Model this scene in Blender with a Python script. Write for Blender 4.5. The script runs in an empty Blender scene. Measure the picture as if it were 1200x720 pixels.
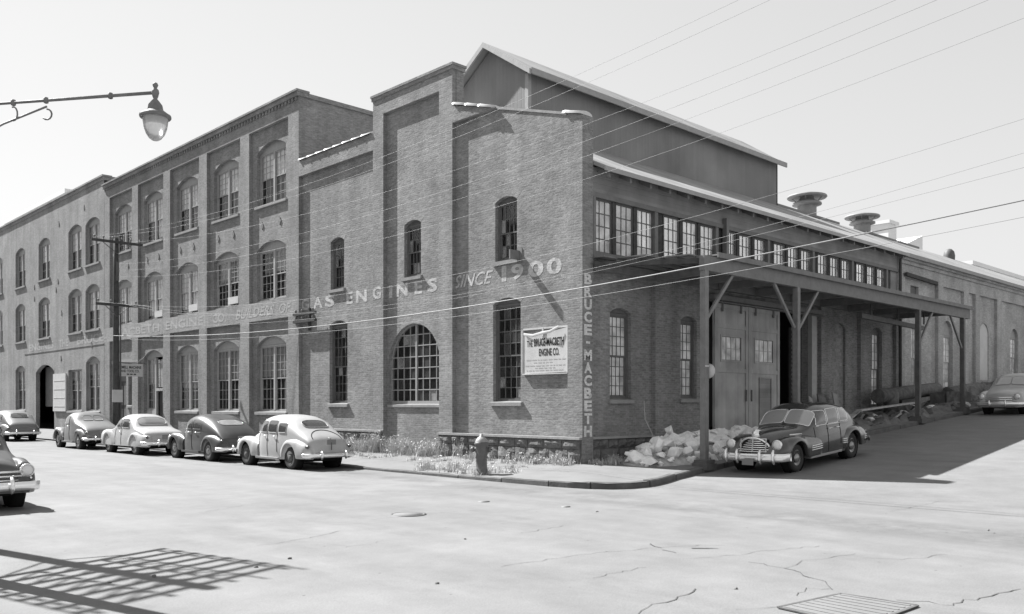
import bpy, bmesh, math, random
from mathutils import Vector, Matrix, Euler
R = math.radians
random.seed(7)
scene = bpy.context.scene
C = scene.collection

# ------------------------------------------------------------------ camera, sky, sun, exposure
cam_d = bpy.data.cameras.new("camera")
cam = bpy.data.objects.new("camera", cam_d); C.objects.link(cam)
cam_d.sensor_width = 36.0
cam_d.lens = 1037.0 / 1200.0 * 36.0
cam_d.shift_y = (474.0 - 360.0) / 1200.0
cam_d.clip_start = 0.1
cam_d.clip_end = 4000.0
cam.location = (-18.64, -16.48, 1.65)
cam.rotation_euler = (R(90), 0, R(-43.97))
scene.camera = cam

SUN_DIR = Vector((0.235, -1.0, -1.107)).normalized()       # the way the light travels
SUN_EL = math.asin(-SUN_DIR.z)
SUN_AZ = math.atan2(-SUN_DIR.x, -SUN_DIR.y)                # from +Y towards +X
world = bpy.data.worlds.new("World"); scene.world = world
world.use_nodes = True
wn = world.node_tree.nodes; wl = world.node_tree.links
wn.clear()
wo = wn.new("ShaderNodeOutputWorld"); wb_ = wn.new("ShaderNodeBackground")
sky = wn.new("ShaderNodeTexSky"); sky.sky_type = 'NISHITA'
sky.sun_disc = False
sky.sun_elevation = SUN_EL; sky.sun_rotation = SUN_AZ
sky.air_density = 1.6; sky.dust_density = 0.05; sky.ozone_density = 1.0
# blue-sensitive black and white plate: the sky counts mostly by its blue
bw = wn.new("ShaderNodeVectorMath"); bw.operation = 'DOT_PRODUCT'; bw.inputs[1].default_value = (0.10, 0.30, 0.60)
wl.new(sky.outputs[0], bw.inputs[0]); pw_ = wn.new("ShaderNodeMath"); pw_.operation = 'POWER'; pw_.inputs[1].default_value = 0.5      # power curve on sky brightness flattens its gradient; no haze is modelled
wl.new(bw.outputs["Value"], pw_.inputs[0]); wl.new(pw_.outputs[0], wb_.inputs[0])
wb_.inputs[1].default_value = 0.14
wl.new(wb_.outputs[0], wo.inputs[0])
sun_d = bpy.data.lights.new("sun", 'SUN'); sun_d.energy = 5.0; sun_d.angle = R(0.53)
sun_d.color = (1.0, 1.0, 1.0)
sun = bpy.data.objects.new("sun", sun_d); C.objects.link(sun)
sun.rotation_euler = SUN_DIR.to_track_quat('-Z', 'Y').to_euler()
sun.location = (-10, 40, 45)
scene.view_settings.view_transform = 'Standard'
scene.view_settings.look = 'None'
scene.view_settings.exposure = 1.33
scene.view_settings.gamma = 1.0
scene.view_settings.use_curve_mapping = False

# ------------------------------------------------------------------ mesh helpers
class MB:
    def __init__(s): s.v = []; s.f = []; s.sm = []
    def poly(s, pts, smooth=False):
        b = len(s.v); s.v += [tuple(p) for p in pts]; s.f.append(tuple(range(b, b + len(pts)))); s.sm.append(smooth)
    def hexa(s, p, smooth=False):            # 8 points: bottom 0-3, top 4-7
        b = len(s.v); s.v += [tuple(q) for q in p]
        for q in ((0, 3, 2, 1), (4, 5, 6, 7), (0, 1, 5, 4), (1, 2, 6, 5), (2, 3, 7, 6), (3, 0, 4, 7)):
            s.f.append(tuple(b + i for i in q)); s.sm.append(smooth)
    def box(s, x0, x1, y0, y1, z0, z1):
        s.hexa([(x0, y0, z0), (x1, y0, z0), (x1, y1, z0), (x0, y1, z0), (x0, y0, z1), (x1, y0, z1), (x1, y1, z1), (x0, y1, z1)])
    def bar(s, a, b, w, h, up=(0, 0, 1)):
        a = Vector(a); b = Vector(b); d = (b - a).normalized(); up = Vector(up)
        if abs(d.dot(up)) > 0.98: up = Vector((1, 0, 0))
        sd = d.cross(up).normalized() * w / 2; u = sd.cross(d).normalized() * h / 2
        s.hexa([a - sd - u, a + sd - u, b + sd - u, b - sd - u, a - sd + u, a + sd + u, b + sd + u, b - sd + u])
    def grid(s, fn, nu, nv, closeu=False, closev=False, smooth=True):
        b = len(s.v)
        for i in range(nu):
            for j in range(nv): s.v.append(tuple(fn(i, j)))
        for i in range(nu if closeu else nu - 1):
            for j in range(nv if closev else nv - 1):
                i2 = (i + 1) % nu; j2 = (j + 1) % nv
                s.f.append((b + i * nv + j, b + i2 * nv + j, b + i2 * nv + j2, b + i * nv + j2)); s.sm.append(smooth)
    def tube(s, pts, r, n=8, caps=True, smooth=True):
        pts = [Vector(p) for p in pts]; rings = []
        rr = r if isinstance(r, (list, tuple)) else [r] * len(pts)
        prev = None
        for i, p in enumerate(pts):
            d = (pts[min(i + 1, len(pts) - 1)] - pts[max(i - 1, 0)]).normalized()
            if prev is None:
                ref = Vector((0, 0, 1)) if abs(d.z) < 0.9 else Vector((1, 0, 0))
                sd = d.cross(ref).normalized()
            else:
                sd = (prev - d * prev.dot(d)).normalized()
            prev = sd; up = d.cross(sd)
            rings.append([p + (sd * math.cos(2 * math.pi * k / n) + up * math.sin(2 * math.pi * k / n)) * rr[i] for k in range(n)])
        s.grid(lambda i, j: rings[i][j], len(pts), n, closev=True, smooth=smooth)
        if caps: s.poly(rings[0][::-1]); s.poly(rings[-1])
    def lathe(s, prof, c=(0, 0, 0), axis='z', n=16, smooth=True):
        c = Vector(c)
        def P(i, j):
            r, a = prof[i]; t = 2 * math.pi * j / n; u, w = r * math.cos(t), r * math.sin(t)
            return c + (Vector((u, w, a)) if axis == 'z' else Vector((a, u, w)) if axis == 'x' else Vector((w, a, u)))
        s.grid(P, len(prof), n, closev=True, smooth=smooth)
    def prism(s, pts, off):                   # planar polygon extruded by the vector off
        off = Vector(off); p = [Vector(q) for q in pts]; q = [x + off for x in p]
        s.poly(p[::-1]); s.poly(q)
        for i in range(len(p)):
            j = (i + 1) % len(p); s.poly([p[i], p[j], q[j], q[i]])
    def build(s, name, mat, parent=None, local=False, fix=True):
        me = bpy.data.meshes.new(name)
        me.from_pydata(s.v, [], s.f)
        me.polygons.foreach_set("use_smooth", s.sm)
        me.update()
        if fix:
            bm = bmesh.new(); bm.from_mesh(me)
            bmesh.ops.remove_doubles(bm, verts=bm.verts, dist=1e-5)
            bmesh.ops.recalc_face_normals(bm, faces=bm.faces)
            bm.to_mesh(me); bm.free()
        me.materials.append(mat)
        return link(name, me, parent, local)
ROOTS = {}
def link(name, data, parent=None, local=False):
    o = bpy.data.objects.new(name, data); C.objects.link(o)
    if parent is not None:
        o.parent = parent
        if not local and parent.name in ROOTS:
            o.matrix_parent_inverse = Matrix.Translation(-ROOTS[parent.name])
    return o
def tag(o, label=None, cat=None, group=None, kind=None):
    if label: o["label"] = label
    if cat: o["category"] = cat
    if group: o["group"] = group
    if kind: o["kind"] = kind
    return o
def root(name, loc, label, cat, group=None, rot=None):
    o = bpy.data.objects.new(name, None); C.objects.link(o); o.location = loc
    o.empty_display_size = 0.3
    if rot: o.rotation_euler = rot
    else: ROOTS[o.name] = Vector(loc)
    return tag(o, label, cat, group)
def FA(u, z, d): return (d, u, z)          # main street facade: u runs along Y, d goes into the wall
def FB(u, z, d): return (u, d, z)          # side street facade: u runs along X
def fbox(mb, fr, u0, u1, z0, z1, d0, d1):
    mb.hexa([fr(u0, z0, d0), fr(u1, z0, d0), fr(u1, z0, d1), fr(u0, z0, d1), fr(u0, z1, d0), fr(u1, z1, d0), fr(u1, z1, d1), fr(u0, z1, d1)])

# ------------------------------------------------------------------ materials
def mat(name, v=0.3, rough=0.8, spec=0.3, metal=0.0, nscale=None, namp=0.0, bump=0.0, bscale=None, coat=0.0):
    m = bpy.data.materials.new(name); m.use_nodes = True
    nt = m.node_tree; b = nt.nodes["Principled BSDF"]
    b.inputs["Base Color"].default_value = (v, v, v, 1)
    b.inputs["Roughness"].default_value = rough
    b.inputs["Specular IOR Level"].default_value = spec
    b.inputs["Metallic"].default_value = metal
    b.inputs["Coat Weight"].default_value = coat
    b.inputs["Coat Roughness"].default_value = 0.05
    if nscale:
        g = nt.nodes.new("ShaderNodeNewGeometry")
        n = nt.nodes.new("ShaderNodeTexNoise"); n.inputs["Scale"].default_value = nscale; n.inputs["Detail"].default_value = 6
        n.inputs["Roughness"].default_value = 0.65
        nt.links.new(g.outputs["Position"], n.inputs["Vector"])
        r = nt.nodes.new("ShaderNodeMapRange")
        r.inputs[1].default_value = 0.25; r.inputs[2].default_value = 0.75
        r.inputs[3].default_value = v * (1 - namp); r.inputs[4].default_value = v * (1 + namp)
        nt.links.new(n.outputs[0], r.inputs[0]); nt.links.new(r.outputs[0], b.inputs["Base Color"])
        if bump:
            n2 = nt.nodes.new("ShaderNodeTexNoise"); n2.inputs["Scale"].default_value = bscale or nscale * 6; n2.inputs["Detail"].default_value = 4
            nt.links.new(g.outputs["Position"], n2.inputs["Vector"])
            bp = nt.nodes.new("ShaderNodeBump"); bp.inputs["Strength"].default_value = 0.8; bp.inputs["Distance"].default_value = bump
            nt.links.new(n2.outputs[0], bp.inputs["Height"]); nt.links.new(bp.outputs[0], b.inputs["Normal"])
    return m
def wall_uv(nt):
    """(horizontal run, height) of a vertical face, whichever way it faces"""
    g = nt.nodes.new("ShaderNodeNewGeometry")
    sp = nt.nodes.new("ShaderNodeSeparateXYZ"); nt.links.new(g.outputs["Position"], sp.inputs[0])
    sn = nt.nodes.new("ShaderNodeSeparateXYZ"); nt.links.new(g.outputs["True Normal"], sn.inputs[0])
    ab = nt.nodes.new("ShaderNodeMath"); ab.operation = 'ABSOLUTE'; nt.links.new(sn.outputs[0], ab.inputs[0])
    gt = nt.nodes.new("ShaderNodeMath"); gt.operation = 'GREATER_THAN'; gt.inputs[1].default_value = 0.5; nt.links.new(ab.outputs[0], gt.inputs[0])
    mx = nt.nodes.new("ShaderNodeMix"); nt.links.new(gt.outputs[0], mx.inputs[0])
    nt.links.new(sp.outputs[0], mx.inputs[2]); nt.links.new(sp.outputs[1], mx.inputs[3])
    cb = nt.nodes.new("ShaderNodeCombineXYZ"); nt.links.new(mx.outputs[0], cb.inputs[0]); nt.links.new(sp.outputs[2], cb.inputs[1])
    return g, cb, sp
def brick_mat(name, base=0.27, contrast=0.25, mortar=0.33, depth=0.012, paint=None, row=0.070):
    m = bpy.data.materials.new(name); m.use_nodes = True
    nt = m.node_tree; N = nt.nodes; L = nt.links; b = N["Principled BSDF"]
    b.inputs["Roughness"].default_value = 0.92; b.inputs["Specular IOR Level"].default_value = 0.15
    g, uv, sp = wall_uv(nt)
    wob = N.new("ShaderNodeTexNoise"); wob.inputs["Scale"].default_value = 3.0; wob.inputs["Detail"].default_value = 3
    L.new(g.outputs["Position"], wob.inputs["Vector"])
    wa = N.new("ShaderNodeVectorMath"); wa.operation = 'MULTIPLY_ADD'; wa.inputs[1].default_value = (0.012, 0.012, 0)
    L.new(wob.outputs["Color"], wa.inputs[0]); L.new(uv.outputs[0], wa.inputs[2])
    br = N.new("ShaderNodeTexBrick"); br.inputs["Scale"].default_value = 1.0
    br.inputs["Mortar Size"].default_value = 0.008; br.inputs["Mortar Smooth"].default_value = 0.3
    br.inputs["Brick Width"].default_value = 0.215; br.inputs["Row Height"].default_value = row
    br.inputs["Bias"].default_value = -0.1
    lo = base * (1 - contrast); hi = base * (1 + contrast)
    br.inputs["Color1"].default_value = (lo, lo, lo, 1); br.inputs["Color2"].default_value = (hi, hi, hi, 1)
    br.inputs["Mortar"].default_value = (mortar, mortar, mortar, 1)
    L.new(wa.outputs[0], br.inputs["Vector"])
    # blotches of weather and soot
    n1 = N.new("ShaderNodeTexNoise"); n1.inputs["Scale"].default_value = 0.55; n1.inputs["Detail"].default_value = 7; n1.inputs["Roughness"].default_value = 0.62
    L.new(g.outputs["Position"], n1.inputs["Vector"])
    r1 = N.new("ShaderNodeMapRange"); r1.inputs[1].default_value = 0.3; r1.inputs[2].default_value = 0.7; r1.inputs[3].default_value = 0.78; r1.inputs[4].default_value = 1.16
    L.new(n1.outputs[0], r1.inputs[0])
    n3 = N.new("ShaderNodeTexNoise"); n3.inputs["Scale"].default_value = 9.0; n3.inputs["Detail"].default_value = 4
    mp = N.new("ShaderNodeMapping"); mp.inputs["Scale"].default_value = (1, 1, 2.5); L.new(g.outputs["Position"], mp.inputs[0]); L.new(mp.outputs[0], n3.inputs["Vector"])
    r3 = N.new("ShaderNodeMapRange"); r3.inputs[1].default_value = 0.25; r3.inputs[2].default_value = 0.75; r3.inputs[3].default_value = 0.8; r3.inputs[4].default_value = 1.2
    L.new(n3.outputs[0], r3.inputs[0])
    mm = N.new("ShaderNodeMath"); mm.operation = 'MULTIPLY'; L.new(r1.outputs[0], mm.inputs[0]); L.new(r3.outputs[0], mm.inputs[1])
    vm = N.new("ShaderNodeVectorMath"); vm.operation = 'SCALE'; L.new(br.outputs["Color"], vm.inputs[0]); L.new(mm.outputs[0], vm.inputs["Scale"])
    mp6 = N.new("ShaderNodeMapping"); mp6.inputs["Scale"].default_value = (1.6, 1.6, 0.10); L.new(g.outputs["Position"], mp6.inputs[0])
    n6 = N.new("ShaderNodeTexNoise"); n6.inputs["Scale"].default_value = 1.0; n6.inputs["Detail"].default_value = 5; n6.inputs["Roughness"].default_value = 0.6; L.new(mp6.outputs[0], n6.inputs["Vector"])
    r6 = N.new("ShaderNodeMapRange"); r6.inputs[1].default_value = 0.3; r6.inputs[2].default_value = 0.7; r6.inputs[3].default_value = 0.84; r6.inputs[4].default_value = 1.12; L.new(n6.outputs[0], r6.inputs[0])
    m6 = N.new("ShaderNodeMath"); m6.operation = 'MULTIPLY'; L.new(mm.outputs[0], m6.inputs[0]); L.new(r6.outputs[0], m6.inputs[1]); L.new(m6.outputs[0], vm.inputs["Scale"])
    bp = N.new("ShaderNodeBump"); bp.inputs["Strength"].default_value = 0.9; bp.inputs["Distance"].default_value = depth; bp.invert = True
    ad = N.new("ShaderNodeMath"); ad.operation = 'MULTIPLY_ADD'; ad.inputs[1].default_value = -0.55
    L.new(n3.outputs[0], ad.inputs[0]); L.new(br.outputs["Fac"], ad.inputs[2])
    L.new(ad.outputs[0], bp.inputs["Height"]); L.new(bp.outputs[0], b.inputs["Normal"])
    if paint is None:
        L.new(vm.outputs[0], b.inputs["Base Color"])
    else:                                   # worn paint lying on the brick
        v, wear = paint
        n5 = N.new("ShaderNodeTexNoise"); n5.inputs["Scale"].default_value = 5.0; n5.inputs["Detail"].default_value = 6; n5.inputs["Roughness"].default_value = 0.7
        L.new(g.outputs["Position"], n5.inputs["Vector"])
        r5 = N.new("ShaderNodeMapRange"); r5.inputs[1].default_value = wear - 0.16; r5.inputs[2].default_value = wear + 0.16
        L.new(n5.outputs[0], r5.inputs[0])
        mx = N.new("ShaderNodeMix"); mx.data_type = 'RGBA'
        L.new(r5.outputs[0], mx.inputs[0]); L.new(vm.outputs[0], mx.inputs[6]); mx.inputs[7].default_value = (v, v, v, 1)
        L.new(mx.outputs[2], b.inputs["Base Color"])
    return m
def board_mat(name, v, pitch, axis, depth=0.006, rough=0.75, vary=0.15, nsc=1.2):
    """boards or sheets of one pitch: axis 0 = along the run, 1 = up the height, 2 = world X"""
    m = bpy.data.materials.new(name); m.use_nodes = True
    nt = m.node_tree; N = nt.nodes; L = nt.links; b = N["Principled BSDF"]
    b.inputs["Roughness"].default_value = rough; b.inputs["Specular IOR Level"].default_value = 0.25
    g, uv, sp = wall_uv(nt)
    if axis == 2: src = sp.outputs[0]
    else:
        s2 = N.new("ShaderNodeSeparateXYZ"); L.new(uv.outputs[0], s2.inputs[0]); src = s2.outputs[axis]
    dv = N.new("ShaderNodeMath"); dv.operation = 'DIVIDE'; dv.inputs[1].default_value = pitch; L.new(src, dv.inputs[0])
    fr = N.new("ShaderNodeMath"); fr.operation = 'FRACT'; L.new(dv.outputs[0], fr.inputs[0])
    fl = N.new("ShaderNodeMath"); fl.operation = 'FLOOR'; L.new(dv.outputs[0], fl.inputs[0])
    wn_ = N.new("ShaderNodeTexWhiteNoise"); wn_.noise_dimensions = '1D'; L.new(fl.outputs[0], wn_.inputs["W"])
    pk = N.new("ShaderNodeMath"); pk.operation = 'PINGPONG'; pk.inputs[1].default_value = 0.5; L.new(fr.outputs[0], pk.inputs[0])
    rr = N.new("ShaderNodeMapRange"); rr.inputs[1].default_value = 0.0; rr.inputs[2].default_value = 0.09; L.new(pk.outputs[0], rr.inputs[0])
    ns = N.new("ShaderNodeTexNoise"); ns.inputs["Scale"].default_value = nsc; ns.inputs["Detail"].default_value = 7; L.new(g.outputs["Position"], ns.inputs["Vector"])
    a1 = N.new("ShaderNodeMapRange"); a1.inputs[3].default_value = v * (1 - vary); a1.inputs[4].default_value = v * (1 + vary); L.new(wn_.outputs[0], a1.inputs[0])
    a2 = N.new("ShaderNodeMapRange"); a2.inputs[1].default_value = 0.3; a2.inputs[2].default_value = 0.7; a2.inputs[3].default_value = 0.75; a2.inputs[4].default_value = 1.2; L.new(ns.outputs[0], a2.inputs[0])
    mu = N.new("ShaderNodeMath"); mu.operation = 'MULTIPLY'; L.new(a1.outputs[0], mu.inputs[0]); L.new(a2.outputs[0], mu.inputs[1])
    L.new(mu.outputs[0], b.inputs["Base Color"])
    bp = N.new("ShaderNodeBump"); bp.inputs["Strength"].default_value = 0.8; bp.inputs["Distance"].default_value = depth
    L.new(rr.outputs[0], bp.inputs["Height"]); L.new(bp.outputs[0], b.inputs["Normal"])
    return m
def glass_mat(name, tint=0.6, dirt=0.25, dirtv=0.25, rough=0.04):
    m = bpy.data.materials.new(name); m.use_nodes = True
    nt = m.node_tree; N = nt.nodes; L = nt.links
    N.remove(N["Principled BSDF"]); out = N["Material Output"]
    tr = N.new("ShaderNodeBsdfTransparent"); tr.inputs[0].default_value = (tint, tint, tint, 1)
    df = N.new("ShaderNodeBsdfDiffuse"); df.inputs[0].default_value = (dirtv, dirtv, dirtv, 1)
    gl = N.new("ShaderNodeBsdfGlossy"); gl.inputs["Roughness"].default_value = rough; gl.inputs[0].default_value = (0.9, 0.9, 0.9, 1)
    g = N.new("ShaderNodeNewGeometry"); n = N.new("ShaderNodeTexNoise"); n.inputs["Scale"].default_value = 2.3; n.inputs["Detail"].default_value = 5
    L.new(g.outputs["Position"], n.inputs["Vector"])
    mr = N.new("ShaderNodeMapRange"); mr.inputs[1].default_value = 0.3; mr.inputs[2].default_value = 0.7; mr.inputs[3].default_value = dirt * 0.5; mr.inputs[4].default_value = min(1.0, dirt * 1.5)
    L.new(n.outputs[0], mr.inputs[0])
    m1 = N.new("ShaderNodeMixShader"); L.new(mr.outputs[0], m1.inputs[0]); L.new(tr.outputs[0], m1.inputs[1]); L.new(df.outputs[0], m1.inputs[2])
    dt = N.new("ShaderNodeVectorMath"); dt.operation = 'DOT_PRODUCT'; L.new(g.outputs["Incoming"], dt.inputs[0]); L.new(g.outputs["Normal"], dt.inputs[1])
    def mth(op, a, v):
        q = N.new("ShaderNodeMath"); q.operation = op
        if isinstance(a, float): q.inputs[0].default_value = a; L.new(v, q.inputs[1])
        else:
            L.new(a, q.inputs[0])
            if v is not None: q.inputs[1].default_value = v
        return q.outputs[0]
    fz = mth('ADD', mth('MULTIPLY', mth('POWER', mth('SUBTRACT', 1.0, mth('ABSOLUTE', dt.outputs["Value"], None)), 5.0), 0.92), 0.05)   # Schlick, same from both sides
    m2 = N.new("ShaderNodeMixShader"); L.new(fz, m2.inputs[0]); L.new(m1.outputs[0], m2.inputs[1]); L.new(gl.outputs[0], m2.inputs[2])
    L.new(m2.outputs[0], out.inputs[0])
    return m
M = {}
M['brick'] = brick_mat('brick_red_weathered', 0.25, 0.17, 0.30, depth=0.016)
M['brick3'] = brick_mat('brick_three_storey', 0.25, 0.14, 0.29, depth=0.014)
M['brickfar'] = brick_mat('brick_warehouse', 0.27, 0.12, 0.30)
M['brickwing'] = brick_mat('brick_rear_wing', 0.42, 0.12, 0.44)
M['brickinfill'] = brick_mat('brick_infill', 0.27, 0.2, 0.31, depth=0.02, row=0.14)
M['paint'] = brick_mat('faded_white_paint', 0.25, 0.2, 0.30, paint=(0.52, 0.42))
M['paintband'] = brick_mat('faded_band_paint', 0.29, 0.15, 0.31, paint=(0.44, 0.49))
M['bandface'] = brick_mat('band_face', 0.29, 0.10, 0.31, depth=0.007)
M['paintpier'] = brick_mat('pier_letter_paint', 0.25, 0.2, 0.30, paint=(0.72, 0.36))
M['stone'] = mat('rock_faced_stone', 0.14, 0.95, 0.1, nscale=3.0, namp=0.45, bump=0.03, bscale=14)
M['ledge'] = mat('stone_ledge', 0.30, 0.9, 0.1, nscale=3.0, namp=0.2, bump=0.006)
M['sill'] = mat('stone_sill', 0.27, 0.9, 0.1, nscale=4.0, namp=0.2, bump=0.004)
M['tile'] = mat('glazed_coping_tile', 0.55, 0.4, 0.5, nscale=5.0, namp=0.2)
M['frame'] = mat('window_frame_paint', 0.30, 0.6, 0.3, nscale=6.0, namp=0.15)
M['framelight'] = mat('window_frame_light', 0.34, 0.6, 0.3, nscale=6.0, namp=0.15)
M['framedark'] = mat('window_frame_dark', 0.12, 0.6, 0.3, nscale=6.0, namp=0.2)
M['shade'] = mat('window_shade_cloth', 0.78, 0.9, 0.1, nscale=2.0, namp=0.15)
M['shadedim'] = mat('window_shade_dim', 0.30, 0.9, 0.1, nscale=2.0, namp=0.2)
M['glass'] = glass_mat('window_glass', 0.88, 0.06, 0.2)
M['glassgrey'] = glass_mat('grimy_glass', 0.6, 0.22, 0.22, 0.08)
M['dusty'] = glass_mat('dusty_glass', 0.9, 0.34, 0.6, 0.12)
M['litpane'] = glass_mat('pale_lit_glass', 0.9, 0.72, 0.80, 0.15)  # panes coloured pale in place of light showing in them
M['clear'] = glass_mat('clear_glass', 0.95, 0.03, 0.3, 0.05)
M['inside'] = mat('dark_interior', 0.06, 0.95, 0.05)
M['wood'] = mat('painted_wood', 0.17, 0.7, 0.25, nscale=4.0, namp=0.2, bump=0.003)
M['wooddark'] = mat('tarred_wood', 0.07, 0.85, 0.15, nscale=5.0, namp=0.35, bump=0.004)
M['boards'] = board_mat('horizontal_boards', 0.25, 0.17, 1)
M['siding'] = board_mat('vertical_siding', 0.22, 0.2, 0, depth=0.008, vary=0.04, nsc=0.35)
M['doorboards'] = board_mat('door_boards', 0.36, 0.14, 0, depth=0.004, vary=0.08)
M['roof'] = board_mat('roof_sheets', 0.27, 0.66, 2, depth=0.02, vary=0.07, nsc=0.5)
M['roofedge'] = mat('roof_edge_metal', 0.30, 0.55, 0.4, nscale=2.0, namp=0.15)
M['roofdark'] = mat('tarred_roof', 0.08, 0.9, 0.1, nscale=1.5, namp=0.3)
M['galv'] = mat('weathered_galvanised', 0.24, 0.55, 0.4, nscale=3.0, namp=0.25)
M['steel'] = mat('dark_steel', 0.10, 0.6, 0.4, nscale=4.0, namp=0.3)
M['steelgrey'] = mat('grey_steel', 0.17, 0.6, 0.4, nscale=4.0, namp=0.25)
M['canopyroof'] = board_mat('canopy_sheets', 0.22, 0.3, 2, depth=0.02, vary=0.15)
M['pave'] = mat('pavement_concrete', 0.19, 0.95, 0.1, nscale=0.9, namp=0.16, bump=0.006, bscale=30)
M['kerb'] = mat('kerb_stone', 0.12, 0.9, 0.1, nscale=3.0, namp=0.3, bump=0.01, bscale=16)
M['soil'] = mat('trodden_soil', 0.16, 0.95, 0.05, nscale=2.0, namp=0.4, bump=0.03, bscale=12)
M['rubble'] = mat('broken_plaster', 0.82, 0.95, 0.1, nscale=4.0, namp=0.18, bump=0.012, bscale=18)
M['fines'] = mat('gap_shade_fines', 0.38, 0.95, 0.1, nscale=5.0, namp=0.4, bump=0.03, bscale=14)  # darker than the chunks, painting shade into the gaps between them
M['weed'] = mat('dry_weeds', 0.46, 0.9, 0.1, nscale=6.0, namp=0.4)
M['iron'] = mat('cast_iron', 0.16, 0.6, 0.4, nscale=8.0, namp=0.3, bump=0.004)
M['hydrant'] = mat('hydrant_paint', 0.11, 0.5, 0.4, nscale=7.0, namp=0.25)
M['cap'] = mat('hydrant_cap_paint', 0.28, 0.5, 0.4, nscale=7.0, namp=0.2)
M['signwhite'] = mat('sign_enamel', 0.5, 0.5, 0.4, nscale=3.0, namp=0.12)
M['ink'] = mat('sign_ink', 0.04, 0.7, 0.2)
M['inkpale'] = mat('sign_ink_faded', 0.40, 0.8, 0.2)
M['wire'] = mat('wire_sheath', 0.30, 0.6, 0.4)
M['wirebright'] = mat('aluminium_wire', 0.24, 0.5, 0.4)
M['scrap'] = mat('rusted_scrap', 0.13, 0.8, 0.3, nscale=5.0, namp=0.5, bump=0.01)
M['plank'] = mat('bare_plank', 0.42, 0.9, 0.1, nscale=5.0, namp=0.25)
M['crack'] = mat('crack_tar', 0.09, 0.9, 0.1)
M['farbrick'] = mat('far_building_wall', 0.75, 0.9, 0.1, nscale=0.3, namp=0.08)
M['fardark'] = mat('far_building_openings', 0.2, 0.8, 0.2)
# cars
M['chrome'] = mat('chrome', 0.86, 0.22, 0.5, metal=0.7)
M['tyre'] = mat('tyre_rubber', 0.035, 0.8, 0.3)
M['hub'] = mat('hub_cap_steel', 0.3, 0.3, 0.5, metal=0.6)
M['under'] = mat('car_underside', 0.02, 0.9, 0.1)
M['carglass'] = mat('car_glass', 0.05, 0.06, 0.8, coat=1.0)
M['carglasssky'] = mat('car_glass_painted_sky', 0.30, 0.10, 0.8, coat=1.0)  # pale base paints in the bright sky showing in the glass
M['lens'] = mat('headlamp_lens', 0.65, 0.12, 0.6, coat=1.0)
M['taillens'] = mat('tail_lamp_lens', 0.09, 0.2, 0.5)
M['seam'] = mat('panel_gap', 0.02, 0.9, 0.1)
def paintm(n, v, dust=0.12, rough=0.32):
    return mat(n, v, rough + 0.08, 0.45, nscale=1.6, namp=dust, coat=0.25)

# road surface: pale worn concrete with broad stains, wheel polish and grit
def road_mat():
    m = bpy.data.materials.new('worn_road'); m.use_nodes = True
    nt = m.node_tree; N = nt.nodes; L = nt.links; b = N["Principled BSDF"]
    b.inputs["Roughness"].default_value = 0.85; b.inputs["Specular IOR Level"].default_value = 0.2
    g = N.new("ShaderNodeNewGeometry")
    def noise(sc, det, ro=0.6, sxyz=None):
        n = N.new("ShaderNodeTexNoise"); n.inputs["Scale"].default_value = sc; n.inputs["Detail"].default_value = det; n.inputs["Roughness"].default_value = ro
        if sxyz:
            mp = N.new("ShaderNodeMapping"); mp.inputs["Scale"].default_value = sxyz; L.new(g.outputs["Position"], mp.inputs[0]); L.new(mp.outputs[0], n.inputs["Vector"])
        else: L.new(g.outputs["Position"], n.inputs["Vector"])
        return n
    def rng(src, a, b_, c, d):
        r = N.new("ShaderNodeMapRange"); r.inputs[1].default_value = a; r.inputs[2].default_value = b_; r.inputs[3].default_value = c; r.inputs[4].default_value = d
        L.new(src, r.inputs[0]); return r.outputs[0]
    def mul(a, c):
        mm = N.new("ShaderNodeMath"); mm.operation = 'MULTIPLY'; L.new(a, mm.inputs[0]); L.new(c, mm.inputs[1]); return mm.outputs[0]
    f = rng(noise(0.16, 5).outputs[0], 0.3, 0.7, 0.166, 0.20)
    f = mul(f, rng(noise(1.3, 7, 0.7).outputs[0], 0.28, 0.72, 0.86, 1.10))
    f = mul(f, rng(noise(1.0, 4, 0.5, (1.6, 0.16, 1)).outputs[0], 0.3, 0.7, 0.93, 1.06))
    f = mul(f, rng(noise(45, 3, 0.8).outputs[0], 0.25, 0.75, 0.85, 1.15))
    sx = N.new("ShaderNodeSeparateXYZ"); L.new(g.outputs["Position"], sx.inputs[0])
    ln = N.new("ShaderNodeMath"); ln.operation = 'ADD'; ln.inputs[1].default_value = 4.3; L.new(sx.outputs[0], ln.inputs[0])
    la = N.new("ShaderNodeMath"); la.operation = 'ABSOLUTE'; L.new(ln.outputs[0], la.inputs[0])
    oil = N.new("ShaderNodeMath"); oil.operation = 'MAXIMUM'; L.new(rng(la.outputs[0], 0.2, 1.1, 0.0, 1.0), oil.inputs[0]); L.new(rng(noise(0.9, 5, 0.7).outputs[0], 0.35, 0.6, 0.0, 1.0), oil.inputs[1])
    f = mul(f, rng(oil.outputs[0], 0.0, 1.0, 0.72, 1.0))      # drip-stained parking lane
    f = mul(f, rng(noise(0.5, 6, 0.75, (1.0, 0.35, 1)).outputs[0], 0.30, 0.46, 0.86, 1.0))
    spots = N.new("ShaderNodeTexVoronoi"); spots.inputs["Scale"].default_value = 2.2; L.new(g.outputs["Position"], spots.inputs["Vector"])
    f = mul(f, rng(spots.outputs["Distance"], 0.02, 0.05, 0.45, 1.0))
    L.new(f, b.inputs["Base Color"])
    bp = N.new("ShaderNodeBump"); bp.inputs["Strength"].default_value = 0.5; bp.inputs["Distance"].default_value = 0.012
    L.new(noise(28, 5, 0.7).outputs[0], bp.inputs["Height"]); L.new(bp.outputs[0], b.inputs["Normal"])
    return m
M['road'] = road_mat()

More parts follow.
